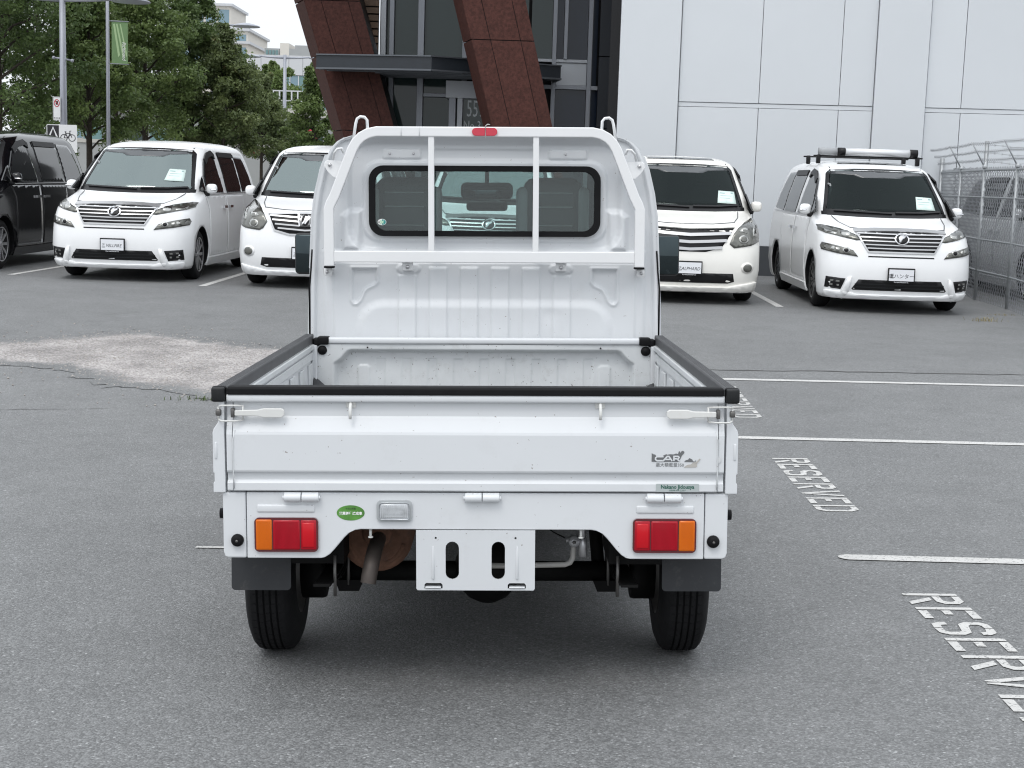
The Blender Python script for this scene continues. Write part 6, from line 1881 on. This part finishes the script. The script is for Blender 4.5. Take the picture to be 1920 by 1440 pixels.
def far_tower():
    D_ = 215.0
    t = thing('apartment_tower', 'cream apartment tower stepping down behind the tree tops', 'building', (0, D_, gz(0, D_)))
    g = gz(0, D_)
    def P(px): return px2x(px, D_)
    def zz_(py, px): return (335 + (px - 960) * .0314 - py) / FPX * D_ + CAM_H - g
    blocks = [(330, 424, 22, 0), (398, 448, 66, 1.5), (420, 466, 72, 3), (440, 473, 98, 5)]
    for i, (a, b_, top, off) in enumerate(blocks):
        zt = zz_(top, b_)
        MB().box(P(a), P(b_), off * -1.5, 12, 0, zt).build('tower_block', TOWW, t)
        MB().box(P(a) - .3, P(b_) + .4, off * -1.5 - .4, 12, zt, zt + .35).build('roof_edge', OFFW, t)
        k = 0
        z = zt - .5
        while z > 6:
            n = max(2, int((P(b_) - P(a)) / 1.6)); w_ = (P(b_) - P(a)) / n
            for j in range(n):
                if (j + k) % 3 == 2 and i: continue
                f = MB().box(P(a) + j * w_ + .18, P(a) + (j + 1) * w_ - .18, off * -1.5 - .06, off * -1.5 + .05, z - 1.9, z).build('window', TOWG, t)
            if i: MB().box(P(a) + .2, P(b_) + .3, off * -1.5 - .9, off * -1.5, z - 2.75, z - 2.15).build('balcony', OFFW, t)
            z -= 3.0; k += 1
far_tower()
def glass_tower():
    D_ = 230.0
    t = thing('glass_tower', 'glass and white apartment tower above the trees at the top left', 'building', (0, D_, gz(0, D_)))
    x0, x1_ = px2x(138, D_), px2x(182, D_)
    MB().box(x0, x1_, 0, 14, 0, 42).build('core', TOWW, t)
    for k in range(14):
        z = 40.5 - k * 2.9
        for j in range(3):
            w_ = (x1_ - x0) / 3
            MB().box(x0 + j * w_ + .15, x0 + (j + 1) * w_ - .15, -.1, .05, z - 2.2, z).build('window', TOWG, t)
        MB().box(x0 - .2, x1_ + .8, -1.2, -.12, z - 2.75, z - 2.45).build('balcony', OFFW, t)
glass_tower()
def low_building():
    D_ = 92.0
    t = thing('low_building', 'low grey building with lattice railing showing through the trees', 'building', (0, D_, gz(0, D_)))
    x0, x1_ = px2x(150, D_), px2x(640, D_)
    MB().box(x0, x1_, 0, 12, 0, 4.2).build('wall', FARG, t)
    MB().box(x0 - .3, x1_ + .3, -.6, 12, 4.2, 4.7).build('roof_edge', BEIGE, t)
    n = 12; w_ = (x1_ - x0) / n
    for i in range(n):
        MB().box(x0 + i * w_ + .12, x0 + (i + 1) * w_ - .12, -.06, .1, .4, 3.2).build('window', GLZ if i % 3 else OFFG, t)
    for i in range(22):
        x = x0 + (x1_ - x0) * (.5 + .5 * i / 22)
        MB().sweep([(x, -.5, 4.7), (x, -.5, 5.75)], [(-.04, -.04), (.04, -.04), (.04, .04), (-.04, .04)], sm=False).build('railing_post', OFFW, t)
    for z in (5.15, 5.75): MB().box(x0 + (x1_ - x0) * .5, x1_, -.54, -.46, z, z + .07).build('railing', OFFW, t)
low_building()
# pale wall glimpsed between the trunks
def garden_wall():
    D_ = 62.0
    t = thing('garden_wall', 'long pale wall glimpsed between the tree trunks', 'wall', (0, D_, gz(-20, D_)))
    for i in range(7):
        x = -30 + i * 2.9
        MB().box(x, x + 2.88, 0, .25, 0, 2.15).build('wall_panel', FARG, t)
        MB().box(x, x + 2.88, -.05, .3, 2.15, 2.3).build('coping', BEIGE, t)
garden_wall()
# small signs by the far pavement
rs = thing('red_sign', 'small red shop sign among the far trees', 'sign', (px2x(567, 75), 75, gz(-10, 75)))
MB().rbox(-.5, .5, 0, .1, 2.55, 3.2, .03).build('sign_face', SIGNR, rs)
MB().tube([(0, .05, 0), (0, .05, 2.6)], .05, 8).build('post', POLE, rs)
bsn = thing('black_sign', 'black sign board with a white bar above the roof of the half hidden van', 'sign', (px2x(559, 60), 60, gz(-8, 60)))
MB().rbox(-.42, .42, 0, .08, 2.05, 2.65, .03).build('sign_face', SIGNK, bsn)
MB().rbox(-.3, .3, -.02, 0, 2.30, 2.40, .005).rbox(-.22, .22, -.02, 0, 2.17, 2.22, .005).build('sign_bar', SIGNW, bsn)
MB().tube([(0, .04, 0), (0, .04, 2.1)], .04, 8).build('post', POLE, bsn)

# ------------------------------------------------------------------ the pedestrian far away
def person():
    D_ = 165.0
    x = px2x(487, D_)
    t = thing('person', 'distant pedestrian in white shirt and dark trousers walking with a backpack', 'person', (x, D_, gz(x, D_)), rad(-70))
    J = {'pel': (0, 0, .93), 'spi': (0, -.01, 1.15), 'che': (0, -.03, 1.36), 'nek': (0, -.05, 1.50), 'hed': (0, -.09, 1.62), 'top': (0, -.09, 1.74),
         'sl': (-.18, -.03, 1.42), 'el': (-.23, .10, 1.17), 'hl': (-.21, -.02, .95), 'sr': (.18, -.03, 1.42), 'er': (.23, -.12, 1.17), 'hr': (.20, -.30, 1.02),
         'pl': (-.09, 0, .90), 'kl': (-.10, -.20, .52), 'al': (-.10, -.16, .09), 'tl': (-.10, -.33, .05), 'pr': (.09, 0, .90), 'kr': (.10, .08, .50), 'ar': (.10, .38, .16), 'tr': (.10, .30, .03)}
    E_ = [('pel', 'spi'), ('spi', 'che'), ('che', 'nek'), ('nek', 'hed'), ('hed', 'top'), ('che', 'sl'), ('sl', 'el'), ('el', 'hl'), ('che', 'sr'), ('sr', 'er'), ('er', 'hr'), ('pel', 'pl'), ('pl', 'kl'), ('kl', 'al'), ('al', 'tl'), ('pel', 'pr'), ('pr', 'kr'), ('kr', 'ar'), ('ar', 'tr')]
    R_ = {'pel': .14, 'spi': .13, 'che': .14, 'nek': .055, 'hed': .10, 'top': .075, 'sl': .07, 'el': .05, 'hl': .04, 'sr': .07, 'er': .05, 'hr': .04, 'pl': .10, 'kl': .07, 'al': .05, 'tl': .04, 'pr': .10, 'kr': .07, 'ar': .05, 'tr': .04}
    ks = list(J)
    me = bpy.data.meshes.new('body')
    me.from_pydata([J[k] for k in ks], [(ks.index(a), ks.index(b_)) for a, b_ in E_], [])
    o = bpy.data.objects.new('tmp_person', me); COL.objects.link(o)
    sk = o.modifiers.new('skin', 'SKIN')
    me.skin_vertices.new() if not me.skin_vertices else None
    for i, k in enumerate(ks):
        me.skin_vertices[0].data[i].radius = (R_[k], R_[k]); me.skin_vertices[0].data[i].use_root = (k == 'pel')
    o.modifiers.new('sub', 'SUBSURF').levels = 1
    bpy.context.view_layer.update()
    bm_ = bpy.data.meshes.new_from_object(o.evaluated_get(bpy.context.evaluated_depsgraph_get()))
    bpy.data.objects.remove(o)
    bm_.materials.clear()
    for mt in (SKIN, SHIRT, PANTS, HAIR): bm_.materials.append(mt)
    for p in bm_.polygons:
        c = p.center; p.use_smooth = True
        p.material_index = 2 if c.z < .98 and not (abs(c.x) > .17 and c.z > .85) else (1 if c.z < 1.49 and not (abs(c.x) > .16 and c.z < 1.2) else (3 if (c.z > 1.68 or c.y > -.07) else 0))
    link('body', bm_, t)
    bp = thing('backpack', 'dark backpack on the back of the distant pedestrian', 'backpack', (x, D_, gz(x, D_)), rad(-70))
    MB().rbox(-.16, .16, .10, .30, 1.05, 1.48, .06).build('pack_body', SIGNK, bp)
    MB().tube([(-.1, .12, 1.45), (-.1, -.1, 1.5), (-.1, -.16, 1.35), (-.1, -.02, 1.1)], .02, 6).build('strap', SIGNK, bp)
person()
